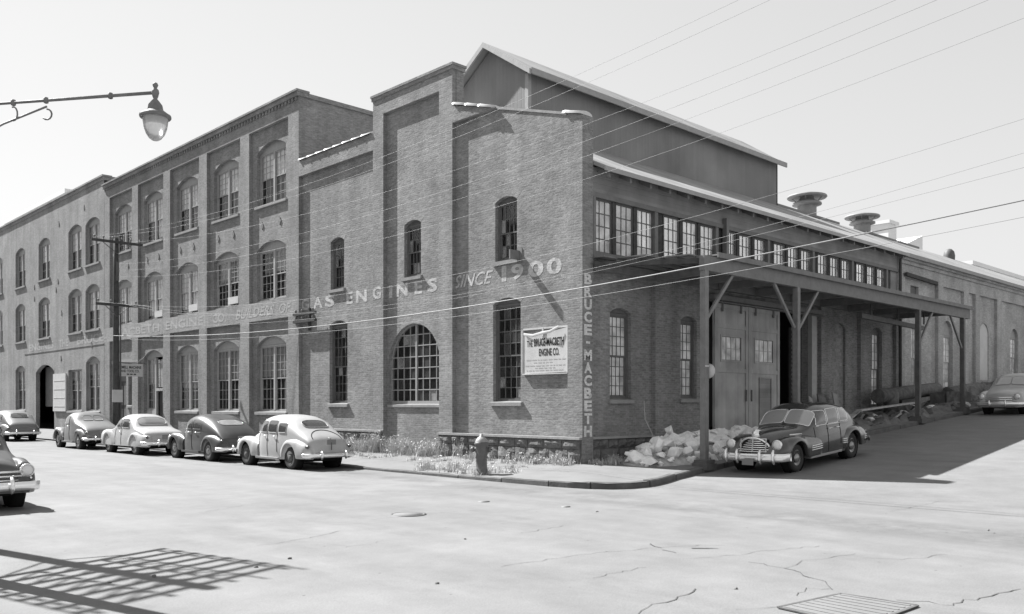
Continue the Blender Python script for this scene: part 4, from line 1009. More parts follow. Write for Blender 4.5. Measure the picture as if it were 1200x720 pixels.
# brackets on the wall
wb1 = root('wire_bracket', (RC, 14.9, 4.9), 'two armed timber wire bracket fixed to the wall below the painted letter G', 'bracket')
mb = MB(); mb.bar((RC - 0.05, 14.6, 4.6), (RC - 0.05, 14.6, 5.5), 0.1, 0.1); mb.build('bracket_post', M['wooddark'], wb1)
for z in (5.28, 4.98):
    mb = MB(); mb.bar((-0.06, 15.55, z), (-0.06, 13.9, z), 0.10, 0.11); mb.build('arm', M['wooddark'], wb1)
    for x in (15.4, 14.9, 14.1):
        mb = MB(); mb.lathe([(0.02, 0), (0.045, 0.05), (0.05, 0.1), (0.02, 0.14)], (-0.06, x, z + 0.05), 'z', 8); mb.build('insulator', M['steelgrey'], wb1)
wb2 = root('wall_bracket', (RC, 2.66, 6.2), 'short iron bracket plate jutting from the wall beside the upper corner window', 'bracket')
mb = MB(); mb.box(-0.27, RC, 2.64, 2.69, 6.02, 6.30); mb.build('plate', M['steelgrey'], wb2)
mb = MB(); mb.box(RC - 0.02, RC + 0.02, 2.55, 2.76, 5.95, 6.38); mb.build('wall_plate', M['steelgrey'], wb2)

# ------------------------------------------------------------------ loading canopy
can = root('loading_canopy', (11, -2.9, 0.7), 'long flat timber loading canopy on posts along the side of the hall', 'canopy')
def cz(y): return 5.86 + 0.10 * y / 3.0
x = 0.40; xe = 21.4
sheets = []
while x < xe - 0.05:
    x2 = min(x + 0.58, xe)
    yo = -3.05 if x > 2.0 else max(-3.05, -3.05 * (x + 0.15 - 0.3) / 1.72)
    mb = MB(); lift = 0.012 * (len(sheets) % 2)
    mb.hexa([(x, -0.03, 5.80 + lift), (x2 + 0.03, -0.03, 5.80 + lift), (x2 + 0.03, yo, cz(yo) - 0.06 + lift), (x, yo, cz(yo) - 0.06 + lift),
             (x, -0.03, 5.835 + lift), (x2 + 0.03, -0.03, 5.835 + lift), (x2 + 0.03, yo, cz(yo) - 0.025 + lift), (x, yo, cz(yo) - 0.025 + lift)])
    sheets.append(mb.build('roof_sheet', M['canopyroof'], can)); x = x2
mb = MB(); mb.box(1.55, 21.35, -2.98, -2.82, 5.26, 5.66); mb.build('edge_beam', M['wood'], can)
mb = MB(); mb.box(2.05, 21.42, -3.10, -3.055, 5.64, 5.78); mb.build('fascia', M['wood'], can)
mb = MB(); mb.bar((0.42, -0.1, 5.60), (1.7, -2.8, 5.54), 0.10, 0.14); mb.build('end_beam', M['wooddark'], can)
mb = MB(); mb.box(0.48, 21.35, -0.16, -0.03, 5.45, 5.70); mb.build('wall_plate', M['steelgrey'], can)
for x in (3.3, 5.0, 6.68, 9.0, 11.4, 13.7, 16.05, 18.4, 20.7):
    mb = MB(); mb.box(x - 0.07, x + 0.07, -2.82, -0.16, 5.42, 5.66); mb.build('joist', M['steelgrey'], can)
for k in range(5):
    y = -0.5 - k * 0.5; mb = MB(); mb.box(max(0.9, 0.62 - y * 0.5), 21.35, y - 0.03, y + 0.03, 5.662, 5.74); mb.build('purlin', M['wood'], can)
for i, x in enumerate((1.67, 6.68, 16.05, 20.7)):
    mb = MB(); z0 = zp(x, -2.9) - 0.05; w = 0.085
    mb.box(x - w, x + w, -2.9 - w + 0.0, -2.9 + w, z0, 5.26); pst = mb.build('post', M['steelgrey'] if i < 2 else M['steel'], can)
    mb = MB(); mb.box(x - 0.2, x + 0.2, -3.10, -2.70, z0 - 0.05, z0 + 0.22); mb.box(x - 0.24, x + 0.24, -3.14, -2.66, z0 - 0.05, z0 + 0.12); mb.build('post_shoe', M['steel'], pst)
    for s in ((1,), (-1, 1), (1,), (-1,))[i]:
        mb = MB(); mb.bar((x + s * 0.13, -2.9, 4.0), (x + s * 1.38, -2.9, 5.28), 0.07, 0.09); mb.build('brace', M['steelgrey'], can)
mb = MB(); mb.lathe([(0.01, -0.01), (0.20, -0.01), (0.20, 0.01), (0.01, 0.01)], (1.80, -2.95, 2.55), 'x', 20); ds = mb.build('disc_sign', M['signwhite'], can)
mb = MB(); mb.box(1.70, 1.795, -2.81, -2.79, 2.53, 2.57); mb.box(1.575, 1.765, -2.995, -2.987, 2.66, 2.70); mb.build('sign_band', M['signwhite'], ds)
# suspended hoist rail under the far end of the canopy
mb = MB(); mb.bar((13.5, -1.8, 4.95), (20.9, -1.2, 4.95), 0.14, 0.18)
for x in (14.5, 17.0, 19.6): mb.bar((x, -1.75, 5.0), (x, -1.75, 5.45), 0.05, 0.05)
mb.build('hoist_rail', M['steel'], can)

# ------------------------------------------------------------------ poles, wires, street lamp
def insulators(mbq, pts):
    for p in pts: mbq.lathe([(0.015, -0.05), (0.015, 0.06), (0.045, 0.07), (0.05, 0.12), (0.03, 0.16), (0.001, 0.18)], p, 'z', 8)
def utility_pole(name, label, x, y, ztop, arms, grp=None, lean=0.0, aw=0.09):
    z0 = (zp(x, y) if x > -3.2 and y > -3 else zr(x)) - 0.05
    r_ = root(name, (x, y, z0), label, 'pole', grp)
    mb = MB(); mb.tube([(x + lean * (1 - k / 6), y, z0 + (ztop - z0) * k / 6) for k in range(7)], [0.17 - 0.06 * k / 6 for k in range(7)], 12); mb.build('post', M['wooddark'], r_)
    for (z, hl, dx, dy, n) in arms:
        a = Vector((x - dx * hl, y - dy * hl - 0.17, z)); b = Vector((x + dx * hl, y + dy * hl - 0.17, z))
        mb = MB(); mb.bar(a, b, aw, aw * 1.33); am = mb.build('crossarm', M['wooddark'], r_)
        for s in (-1, 1):
            mb = MB(); mb.bar(a.lerp(b, 0.5 + s * 0.28) - Vector((0, 0, 0.06)), (x, y - 0.15, z - 0.55), 0.03, 0.03); mb.build('arm_brace', M['steel'], r_)
        for k in range(n):
            t = 0.06 + 0.88 * k / (n - 1); p = a.lerp(b, t) + Vector((0, 0, 0.07))
            mb = MB(); insulators(mb, [p]); mb.build('insulator', M['steelgrey'], am)
    return r_
X1, Y1 = -2.74, 27.53; X2, Y2 = -2.2, -13.0
up = utility_pole('utility_pole', 'dark wooden utility pole with two crossarms rising behind the parked light coupe', X1, Y1, 9.65, [(9.45, 1.2, 1, 0, 6), (6.43, 1.0, 1, 0, 4)])
mb = MB(); mb.box(X1 - 0.05, X1 + 0.05, Y1 - 0.26, Y1 - 0.16, 7.6, 8.5)
mb.build('spool_rack', M['steel'], up)
mb = MB(); mb.box(X1 - 0.24, X1 + 0.24, Y1 - 0.2, Y1 - 0.17, 1.75, 2.35); mb.build('pole_notice', M['signwhite'], up)
mb = MB(); mb.tube([(X1 + 0.2, Y1 - 0.05, -0.1), (X1 + 0.18, Y1 - 0.05, 6.0)], 0.04, 6); mb.build('riser_pipe', M['steel'], up)
utility_pole('utility_pole', 'wooden utility pole with two crossarms standing across the side street', X2, Y2, 10.4, [(10.2, 1.3, 1, 0, 6), (8.5, 1.2, 1, 0, 4)])
rwi = random.Random(4)
def wire(p, q, sag, r, m, label, cat, grp, n=28):
    p = Vector(p); q = Vector(q)
    pts = [p.lerp(q, k / n) - Vector((0, 0, 4 * sag * (k / n) * (1 - k / n))) for k in range(n + 1)]
    mb = MB(); mb.tube(pts, r, 5, caps=False); o = mb.build('overhead_wire', M[m], None); tag(o, label, cat, grp)
ORD = ('highest', 'second highest', 'third highest', 'fourth highest', 'fifth highest', 'sixth highest', 'seventh highest', 'second lowest', 'lowest')
for k, (dx1, dx2, z1, z2, s) in enumerate(((-1.05, -1.1, 9.6, 10.30, 1.18), (-0.65, -0.7, 9.6, 10.25, 1.22), (0.7, 0.9, 9.55, 9.95, 1.22),
                                        (0, -1.0, 8.4, 8.72, 1.12), (0, -0.5, 8.1, 8.60, 1.16), (0, 0.6, 7.8, 8.55, 1.30),
                                        (-0.9, -0.3, 6.55, 6.5, 1.40), (0.9, 0.2, 6.52, 6.1, 1.5), (0.1, 0.15, 5.6, 5.8, 1.1))):
    wire((X1 + dx1, Y1 - 0.17, z1), (X2 + dx2, Y2 - 0.17, z2), s, 0.0036, 'wirebright', ORD[k] + ' of the nine thin wires sagging between the two utility poles', 'wire', 'thin wires between the utility poles')
wire((X1 - 0.15, Y1 - 0.1, 4.95), (X2 - 0.15, Y2, 5.12), 0.76, 0.014, 'wirebright', 'heavy bright cable, lowest and thickest of the lines crossing the facade', 'cable', None)
wire((X1 + 0.15, Y1 - 0.1, 4.80), (X2 + 0.15, Y2, 4.9), 0.74, 0.005, 'wirebright', 'thin wire hanging just below the heavy bright cable', 'wire', None)
wire((-0.06, 15.4, 5.42), (X1 + 0.3, Y1 - 0.17, 6.5), 0.35, 0.006, 'wirebright', 'short service wire from the wall bracket to the utility pole', 'wire', None)

# tall telephone pole on the near side, just outside the view: its arms throw the slatted shadow on the road
TX, TY = -16.18, 0.41
arms = [(5.3 + 0.36 * k, 1.45, 0.95, 0.31, 4) for k in range(8)]
tp = utility_pole('telephone_pole', 'tall telephone pole with eight stacked crossarms by the near kerb', TX, TY, 8.25, arms, aw=0.06)
for s in (-1.4, 1.4, 0.75):
    mb = MB(); mb.bar((TX + 0.95 * s, TY + 0.31 * s - 0.24, 5.4), (TX + 0.95 * s, TY + 0.31 * s - 0.24, 8.2), 0.04, 0.04); mb.build('arm_strut', M['wooddark'], tp)
# lamp post and its bracket
LPX, LPY = -16.1, -4.7; LX, LY = -14.60, -6.49
lz = zr(LPX)
lp = root('street_lamp', (LPX, LPY, lz), 'street lamp with teardrop glass hanging from a long iron bracket arm', 'street lamp')
mb = MB(); mb.tube([(LPX, LPY, lz - 0.05), (LPX, LPY, lz + 1.2), (LPX, LPY, 6.2)], [0.16, 0.13, 0.09], 12); mb.build('post', M['wooddark'], lp)
dv = Vector((LX - LPX, LY - LPY, 0)); ln = dv.length; dv.normalize()
def ap(t, z): return (LPX + dv.x * t, LPY + dv.y * t, z)
mb = MB(); mb.tube([ap(0, 5.10), ap(ln * 0.45, 5.13), ap(ln, 5.17)], [0.016, 0.018, 0.02], 8)
for t in (0.62, 1.02, 1.80): mb.lathe([(0.015, -0.035), (0.026, -0.03), (0.03, 0), (0.026, 0.03), (0.015, 0.035)], ap(t, 5.10 + 0.03 * t), 'z', 8)
arm = mb.build('bracket_arm', M['iron'], lp)
mb = MB(); mb.tube([ap(0.0, 4.65), ap(0.5, 4.88), ap(1.03, 5.06)], 0.012, 6)
sc = [ap(1.03 + 0.06 * math.sin(a_) , 5.03 - 0.06 + 0.06 * math.cos(a_)) for a_ in [k * 0.5 for k in range(9)]]; mb.tube(sc, 0.010, 6)
sc = [ap(0.62 + 0.05 * math.sin(a_) , 4.99 + 0.08 * math.cos(a_)) for a_ in [k * 0.5 - 0.3 for k in range(8)]]; mb.tube(sc, 0.009, 6)
mb.build('scroll_brace', M['iron'], lp)
mb = MB(); mb.lathe([(0.001, 0.115), (0.022, 0.108), (0.032, 0.085), (0.022, 0.06), (0.015, 0.052), (0.036, 0.03), (0.042, 0.0), (0.03, -0.05), (0.02, -0.07), (0.045, -0.10), (0.075, -0.14), (0.085, -0.19), (0.09, -0.215)], (LX, LY, 5.17), 'z', 16); mb.build('finial', M['iron'], lp)
mb = MB(); mb.lathe([(0.09, -0.20), (0.135, -0.235), (0.168, -0.255), (0.172, -0.275), (0.165, -0.29), (0.13, -0.285)], (LX, LY, 5.17), 'z', 24); mb.build('reflector_rim', M['iron'], lp)
gm = mat('lamp_glass', 0.8, 0.15, 0.5); gm.node_tree.nodes["Principled BSDF"].inputs["Transmission Weight"].default_value = 0.6
mb = MB(); mb.lathe([(0.138, -0.285), (0.136, -0.33), (0.125, -0.40), (0.10, -0.47), (0.07, -0.515), (0.035, -0.54), (0.001, -0.546)], (LX, LY, 5.17), 'z', 24); mb.build('globe', gm, lp)

# ------------------------------------------------------------------ hydrant, covers, grate
hx, hy = -2.92, 0.98; hz = zp(hx, hy) - 0.03
hd = root('fire_hydrant', (hx, hy, hz), 'old dark fire hydrant with pale cap on the pavement edge near the corner', 'hydrant')
s = 1.12 / 1.0
mb = MB(); mb.lathe([(0.19, 0), (0.19, 0.05), (0.155, 0.07), (0.145, 0.45), (0.165, 0.47), (0.165, 0.51), (0.15, 0.53), (0.155, 0.80), (0.185, 0.83), (0.19, 0.88), (0.16, 0.90)], (hx, hy, hz), 'z', 20); mb.build('barrel', M['hydrant'], hd)
mb = MB(); mb.lathe([(0.17, 0.90), (0.15, 0.96), (0.10, 1.02), (0.05, 1.05), (0.045, 1.11), (0.001, 1.12)], (hx, hy, hz), 'z', 16); mb.build('bonnet', M['cap'], hd)
nd = Vector((-0.72, 0.69, 0)).normalized()
for d_, l in ((nd, 0.27), (-nd, 0.25)):
    mb = MB(); c0 = Vector((hx, hy, hz + 0.70)); mb.tube([c0 + d_ * 0.1, c0 + d_ * (l - .07)], 0.055, 10); mb.tube([c0 + d_ * (l - .07), c0 + d_ * l], 0.075, 8); mb.tube([c0 + d_ * l, c0 + d_ * (l + .04)], 0.025, 5); mb.build('nozzle', M['hydrant'], hd)
def disc(name, px, py, r, label, cat):
    x, y = gp(px, py); mb = MB(); z = zr(x)
    mb.lathe([(r, -0.05), (r, 0.012), (r - 0.05, 0.012), (r - 0.055, 0.004), (0.001, 0.004)], (x, y, z), 'z', 32)
    o = root(name, (x, y, z), label, cat); mb.build('ring', M['steel'], o)
    mb = MB(); mb.lathe([(r - 0.06, -0.02), (r - 0.06, 0.010), (0.001, 0.013)], (x, y, z), 'z', 32); pl = mb.build('lid', M['road'], o)
disc('manhole_cover', 478, 603, 0.33, 'round manhole cover in the road in front of the parked cars', 'manhole')
for k, (px, py, r) in enumerate(((567, 588, 0.12), (663, 594, 0.09))):
    x, y = gp(px, py); mb = MB(); mb.lathe([(r, -0.03), (r, 0.012), (0.001, 0.014)], (x, y, zr(x)), 'z', 14); o = mb.build('valve_box', M['iron'], None)
    tag(o, ('larger iron valve lid in the road before the hydrant', 'smaller iron valve lid in the road before the corner kerb')[k], 'valve lid')
gx, gy = -9.75, -12.75
gr = root('street_grate', (gx, gy, zr(gx)), 'flat ribbed metal access plate set in the near road surface', 'grate')
g0 = [gp(985, 697), gp(1075, 711), gp(1010, 735), gp(912, 713)]
mb = MB(); gz = -0.333 + 0.02
mb.prism([(p[0], p[1], gz - 0.04) for p in g0], (0, 0, 0.037)); mb.build('plate', M['pave'], gr)
def gl(s, t):
    a = Vector(g0[0]).lerp(Vector(g0[1]), s); b = Vector(g0[3]).lerp(Vector(g0[2]), s); p = a.lerp(b, t); return (p.x, p.y, gz)
mb = MB()
for k in range(9): mb.bar(gl(0.05, 0.06 + k * 0.11), gl(0.95, 0.06 + k * 0.11), 0.05, 0.004)
mb.build('rib', M['pave'], gr)
mb = MB()
for a_, b_ in ((g0[0], g0[1]), (g0[1], g0[2]), (g0[2], g0[3]), (g0[3], g0[0])): mb.bar((a_[0], a_[1], gz - 0.006), (b_[0], b_[1], gz - 0.006), 0.035, 0.012)
mb.build('rim', M['kerb'], gr)

# ------------------------------------------------------------------ cars
def curve(pts):
    """smooth monotone interpolation through (x, v) points given in any order"""
    p = sorted(pts); n = len(p); X = [q[0] for q in p]; V = [q[1] for q in p]
    dl = [(V[i + 1] - V[i]) / (X[i + 1] - X[i]) for i in range(n - 1)]
    m = [dl[0]] + [0 if dl[i - 1] * dl[i] <= 0 else 2 * dl[i - 1] * dl[i] / (dl[i - 1] + dl[i]) for i in range(1, n - 1)] + [dl[-1]]
    def f(x):
        if x <= X[0]: return V[0]
        if x >= X[-1]: return V[-1]
        i = 0
        while x > X[i + 1]: i += 1
        h = X[i + 1] - X[i]; t = (x - X[i]) / h
        return V[i] * (1 + 2 * t) * (1 - t) ** 2 + m[i] * h * t * (1 - t) ** 2 + V[i + 1] * t * t * (3 - 2 * t) + m[i + 1] * h * t * t * (t - 1)
    return f
def ring_pts(u0, u1, v0, v1, n=28, e=4.0):
    """rounded rectangle outline as a superellipse"""
    out = []
    for k in range(n):
        t = 2 * math.pi * k / n; c, s_ = math.cos(t), math.sin(t)
        out.append(((u0 + u1) / 2 + (u1 - u0) / 2 * math.copysign(abs(c) ** (2 / e), c), (v0 + v1) / 2 + (v1 - v0) / 2 * math.copysign(abs(s_) ** (2 / e), s_)))
    return out
class Car:
    def __init__(s, name, label, x, y, heading, S, group='cars parked along the streets'):
        s.S = S; wb = S['wb']
        h = R(heading); fx, fy = math.cos(h), math.sin(h)
        zf = zr(x + fx * wb / 2); zb = zr(x - fx * wb / 2)
        pitch = math.atan2(zf - zb, wb)
        s.r = bpy.data.objects.new(name, None); C.objects.link(s.r); s.r.empty_display_size = 0.3
        s.r.location = (x, y, (zf + zb) / 2 + 0.004); s.r.rotation_euler = (0, -pitch, h)
        tag(s.r, label, 'car', group)
        for k in ('top', 'belt', 'wbelt', 'wbot', 'n', 'zbot'): setattr(s, k, curve(S[k]))
        s.paint = S['paint']; s.x0 = S['top'][0][0]; s.x1 = S['top'][-1][0]
        if s.x0 > s.x1: s.x0, s.x1 = s.x1, s.x0
        s.body(); s.fenders(); s.wheels(); s.windows(); s.details()
    def put(s, mb, name, m, parent=None): return mb.build(name, m, parent or s.r, local=True)
    def side_y(s, x, z):
        b, t, w, n = s.belt(x), s.top(x), s.wbelt(x), s.n(x); wl, zb = s.wbot(x), s.zbot(x)
        if z >= b:
            q = min(1.0, (z - b) / max(1e-4, t - b)); return w * max(0.0, 1 - q ** n) ** (1 / n)
        q = (b - z) / max(1e-4, b - zb); bul = 0.035 * math.sin(math.pi * min(1, q))
        return w + (wl - w) * q * q + bul
    def top_z(s, x, y):
        b, t, w, n = s.belt(x), s.top(x), s.wbelt(x), s.n(x)
        return b + (t - b) * max(0.0, 1 - min(1, abs(y) / w) ** n) ** (1 / n)
    def body(s):
        NX = 64; mb = MB(); sec = []
        for i in range(NX):
            t = i / (NX - 1); t = 0.5 - 0.5 * math.cos(math.pi * t) if True else t
            x = s.x0 + (s.x1 - s.x0) * t
            b, tp, zb = s.belt(x), s.top(x), s.zbot(x); L = []
            for k in range(8): z = zb + (b - zb) * k / 7; L.append((x, s.side_y(x, z), z))
            w, n = s.wbelt(x), s.n(x)
            for k in range(1, 13):
                a = math.pi / 2 * k / 12; c, sn = max(0.0, math.cos(a)), math.sin(a)
                L.append((x, w * c ** (2 / n), b + (tp - b) * sn ** (2 / n)))
            sec.append(L + [(p[0], -p[1], p[2]) for p in L[-2::-1]])
        mb.grid(lambda i, j: sec[i][j], NX, len(sec[0]))
        mb.poly(sec[0]); mb.poly(sec[-1][::-1])
        s.bd = s.put(mb, 'body', s.paint)
        if 'roofpaint' in s.S:                 # upper body in a second colour, a hair proud
            x0, x1 = s.S['roofspan']; mb = MB(); n = 30
            def P(i, j):
                x = x0 + (x1 - x0) * i / (n - 1); a = math.pi * j / 24; c = math.cos(a); sn = max(0.0, math.sin(a)); w, e = s.wbelt(x), s.n(x)
                return (x, (w + 0.004) * math.copysign(abs(c) ** (2 / e), c), s.belt(x) + 0.01 + (s.top(x) + 0.004 - s.belt(x)) * sn ** (2 / e))
            mb.grid(P, n, 25); s.put(mb, 'roof_panel', s.S['roofpaint'], s.bd)
        mb = MB(); hw = s.S.get('track', 1.46) / 2 - 0.14
        mb.box(s.x0 + 0.5, s.x1 - 0.45, -hw, hw, 0.24, 0.42); s.put(mb, 'underbody', M['under'])
        mb = MB()
        for sx in (-1, 1): mb.box(sx * s.S['wb'] / 2 - 0.06, sx * s.S['wb'] / 2 + 0.06, -hw - 0.1, hw + 0.1, 0.28, 0.40)
        s.put(mb, 'axle', M['under'])
    def fender(s, x0, x1, topc, yin, yout, xw, ra, zb, name, e=2.4, zmid=0.48, yc=None):
        """pontoon wing: x0 (rear) to x1 (front), topc(x) height, yout(x) outer reach, arch of radius ra about xw"""
        N = 44
        for sd in (1, -1):
            mb = MB(); sec = []
            for i in range(N):
                t = i / (N - 1); x = x0 + (x1 - x0) * (0.5 - 0.5 * math.cos(math.pi * t))
                tz, yo = topc(x), yout(x); yi = yin(x) if callable(yin) else yin
                yo = max(yo, yi + 0.02); zc = min(zmid, tz - 0.02)
                lo = zb(x) if callable(zb) else zb
                dx = abs(x - xw)
                if dx < ra: lo = max(lo, s.S['r'] + math.sqrt(ra * ra - dx * dx) - 0.0)
                lo = min(lo, tz - 0.03); zc = max(zc, lo + 0.01) if lo > zc else zc
                L = []
                for k in range(5): L.append((x, (yo - 0.02 * (1 - k / 4.0) ** 2) * sd, lo + (zc - lo) * k / 4))
                ym = (yi + yo) / 2 - 0.02; a_ = yo - ym
                for k in range(1, 17):
                    a = math.pi * k / 16; c, sn = math.cos(a), max(0.0, math.sin(a))
                    L.append((x, (ym + a_ * math.copysign(abs(c) ** (2 / e), c)) * sd, zc + (tz - zc) * sn ** (2 / e)))
                # turned-in lip of the arch
                L = [(x, (yo - 0.10) * sd, lo - 0.0)] + L
                sec.append(L)
            mb.grid(lambda i, j: sec[i][j], N, len(sec[0]))
            mb.poly(sec[0]); mb.poly(sec[-1][::-1])
            s.put(mb, name, s.paint, s.r)
    def fenders(s):
        S = s.S
        for key, nm in (('ff', 'front_wing'), ('rf', 'rear_wing')):
            if key in S:
                q = S[key]; s.fender(q['x0'], q['x1'], curve(q['top']), curve(q['yin']), curve(q['yout']), q['xw'], q.get('ra', S['r'] + 0.07), q.get('zb', 0.30), nm, q.get('e', 2.4), q.get('zmid', 0.48))
        for sx in (-1, 1):                       # dark wheel housings
            for sd in (-1, 1):
                mb = MB(); x = sx * S['wb'] / 2; hw = S.get('track', 1.46) / 2
                mb.lathe([(0.001, 0), (S['r'] + 0.10, 0), (S['r'] + 0.10, 0.2)], (x, sd * (hw - 0.16), S['r'] + 0.03), 'y', 20) if sd > 0 else mb.lathe([(0.001, 0), (S['r'] + 0.10, 0), (S['r'] + 0.10, -0.2)], (x, sd * (hw - 0.16), S['r'] + 0.03), 'y', 20)
                s.put(mb, 'wheel_housing', M['under'])
    def wheels(s):
        S = s.S; r = S['r']; hw = S.get('track', 1.46) / 2
        for sx in (-1, 1):
            for sd in (-1, 1):
                c = (sx * S['wb'] / 2, sd * hw, r); q = sd
                mb = MB(); mb.lathe([(r * 0.55, -0.06), (r * 0.62, -0.085), (r * 0.86, -0.085), (r * 0.97, -0.06), (r, -0.03), (r, 0.03), (r * 0.97, 0.06), (r * 0.86, 0.085), (r * 0.62, 0.085), (r * 0.55, 0.06)], c, 'y', 28)
                w = s.put(mb, 'wheel', M['tyre'])
                mb = MB(); mb.lathe([(r * 0.64, q * 0.05), (r * 0.60, q * 0.075), (r * 0.5, q * 0.06), (r * 0.42, q * 0.05), (0.001, q * 0.04)], c, 'y', 24); s.put(mb, 'rim', S.get('rimm', s.paint), w)
                mb = MB(); mb.lathe([(r * 0.34, q * 0.055), (r * 0.30, q * 0.085), (r * 0.17, q * 0.105), (0.001, q * 0.11)], c, 'y', 20); s.put(mb, 'hub_cap', S.get('hubm', M['hub']), w)
    def glass_side(s, outline, m, trim, off=0.007):
        for sd in (1, -1):
            mb = MB(); P = [(x, (s.side_y(x, z) + off) * sd, z) for x, z in outline]
            cx = sum(p[0] for p in outline) / len(outline); czz = sum(p[1] for p in outline) / len(outline)
            rings = [P] + [[(cx + (x - cx) * f, (s.side_y(cx + (x - cx) * f, czz + (z - czz) * f) + off) * sd, czz + (z - czz) * f) for x, z in outline] for f in (0.66, 0.33, 0.02)]
            mb.grid(lambda i, j: rings[i][j], 4, len(P), closev=True); g_ = s.put(mb, 'side_window', m, s.r)
            mb = MB(); mb.tube(P + [P[0], P[1]], 0.009, 6, caps=False); s.put(mb, 'window_trim', trim, g_)
    def glass_top(s, outline, m, trim, name, off=0.012, dx=0.0):
        def T(x, y): return (x + dx, y, s.top_z(x, y) + off)
        cx = sum(p[0] for p in outline) / len(outline); cy = sum(p[1] for p in outline) / len(outline)
        rings = [[T(cx + (x - cx) * f, cy + (y - cy) * f) for x, y in outline] for f in (1, 0.8, 0.6, 0.4, 0.2, 0.02)]
        mb = MB(); mb.grid(lambda i, j: rings[i][j], 6, len(outline), closev=True); g_ = s.put(mb, name, m, s.r)
        mb = MB(); mb.tube(rings[0] + [rings[0][0], rings[0][1]], 0.011, 6, caps=False); s.put(mb, 'window_trim', trim, g_)
    def windows(s):
        S = s.S; tr = S.get('trim', s.paint)
        for (u0, u1, v0, v1, slant) in S['sides']:
            o = ring_pts(u0, u1, v0, v1, 36, 9.0); czz = (v0 + v1) / 2
            o = [(x + slant * (z - v0) * (1 if x > (u0 + u1) / 2 else S.get('slant2', 0.0)), z) for x, z in o]
            s.glass_side(o, S.get('glass', M['carglass']), tr)
        if 'wind' in S:
            x0, x1, hw, split = S['wind']
            for y0, y1 in (((-hw, -0.016), (0.016, hw)) if split else ((-hw, hw),)):
                s.glass_top(ring_pts(x0, x1, y0, y1, 36, 7.0), S.get('wglass', M['carglass']), tr, 'windscreen', dx=0.006)
        if 'rear' in S:
            x0, x1, hw, split = S['rear']
            for y0, y1 in (((-hw, -0.02), (0.02, hw)) if split else ((-hw, hw),)):
                s.glass_top(ring_pts(x0, x1, y0, y1, 28, 3.2), S.get('rglass', M['carglass']), tr, 'rear_window', dx=-0.006)
    def seam(s, pts, w=0.010):
        """dark gap line on the flank, both sides"""
        for sd in (1, -1):
            mb = MB(); n = 14; P = []
            for (a, b) in zip(pts, pts[1:]):
                for k in range(n + 1): t = k / n; x = a[0] + (b[0] - a[0]) * t; z = a[1] + (b[1] - a[1]) * t; P.append((x, (s.side_y(x, z) + 0.001) * sd, z))
            mb.tube(P, w, 4, caps=False); s.put(mb, 'door_gap', M['seam'], s.bd)
    def strip(s, pts, r, m, name, yf):
        for sd in (1, -1):
            mb = MB(); mb.tube([(x, yf(x, z) * sd, z) for x, z in pts], r, 6); s.put(mb, name, m)
    def bumper(s, x, hw, z, h=0.14, bow=0.16, front=True, guards=(0.28,), th=0.05, m=None):
        q = 1 if front else -1; mb = MB(); n = 21
        def cx(y): return x - q * (bow * (abs(y) / hw) ** 2.4 + (0.22 * max(0, (abs(y) / hw - 0.86) / 0.14) ** 2))
        def P(i, j):
            y = -hw + 2 * hw * i / (n - 1); a = [(-1, -th), (-1, 0), (-0.5, 0.022), (0.0, 0.03), (0.5, 0.022), (1, 0), (1, -th)][j]
            return (cx(y) + q * a[1], y, z + h / 2 * a[0])
        mb.grid(P, n, 7, closev=True); bm_ = s.put(mb, 'bumper', m or M['chrome'])
        for g_ in guards:
            for y in ((g_, -g_) if g_ else (0,)):
                mb = MB(); mb.tube([(cx(y) + q * 0.02, y, z - h * 0.75), (cx(y) + q * 0.075, y, z - h * 0.2), (cx(y) + q * 0.08, y, z + h * 0.5), (cx(y) + q * 0.03, y, z + h * 1.05)], [0.03, 0.042, 0.042, 0.028], 8); s.put(mb, 'bumper_guard', m or M['chrome'], bm_)
        mb = MB()
        for y in (-0.45, 0.45): mb.bar((cx(y) - q * 0.02, y, z), (cx(y) - q * 0.5, y, z), 0.05, 0.06)
        s.put(mb, 'bumper_iron', M['under'], bm_)
    def lamp(s, x, y, z, r, front=True, m=None, rim=True, depth=0.05):
        q = 1 if front else -1
        for sd in (1, -1):
            mb = MB(); mb.lathe([(0.001, q * depth), (r * 0.5, q * depth * 0.85), (r * 0.85, q * depth * 0.4), (r, 0), (r * 0.9, -q * 0.1)], (x, y * sd, z), 'x', 18)
            l_ = s.put(mb, 'headlight' if front else 'tail_light', m or (M['lens'] if front else M['taillens']))
            if rim:
                mb = MB(); mb.lathe([(r * 0.95, -q * 0.06), (r * 1.16, -q * 0.03), (r * 1.14, q * 0.015), (r * 0.97, q * 0.02)], (x, y * sd, z), 'x', 18); s.put(mb, 'lamp_rim', M['chrome'], l_)
    def handle(s, x, z):
        for sd in (1, -1):
            y = s.side_y(x, z); mb = MB(); mb.tube([(x + 0.07, (y + 0.0) * sd, z), (x + 0.06, (y + 0.045) * sd, z), (x - 0.09, (y + 0.045) * sd, z)], 0.014, 6); s.put(mb, 'door_handle', M['chrome'])
    def plate(s, x, z, front=False, y=0.0):
        q = 1 if front else -1; mb = MB(); mb.box(x - 0.012, x + 0.012, y - 0.16, y + 0.16, z - 0.08, z + 0.08); s.put(mb, 'licence_plate', M['fardark'])
    def details(s):
        S = s.S
        for pts in S.get('seams', ()): s.seam(pts)
        for h in S.get('handles', ()): s.handle(*h)
        if 'board' in S:
            x0, x1, z = S['board']
            for sd in (1, -1):
                mb = MB(); mb.hexa([(x0, 0.62 * sd, z - 0.07), (x1, 0.62 * sd, z - 0.07), (x1, 0.86 * sd, z - 0.07), (x0, 0.86 * sd, z - 0.07), (x0, 0.62 * sd, z), (x1, 0.62 * sd, z), (x1, 0.88 * sd, z - 0.01), (x0, 0.88 * sd, z - 0.01)]); s.put(mb, 'running_board', S.get('boardm', s.paint))

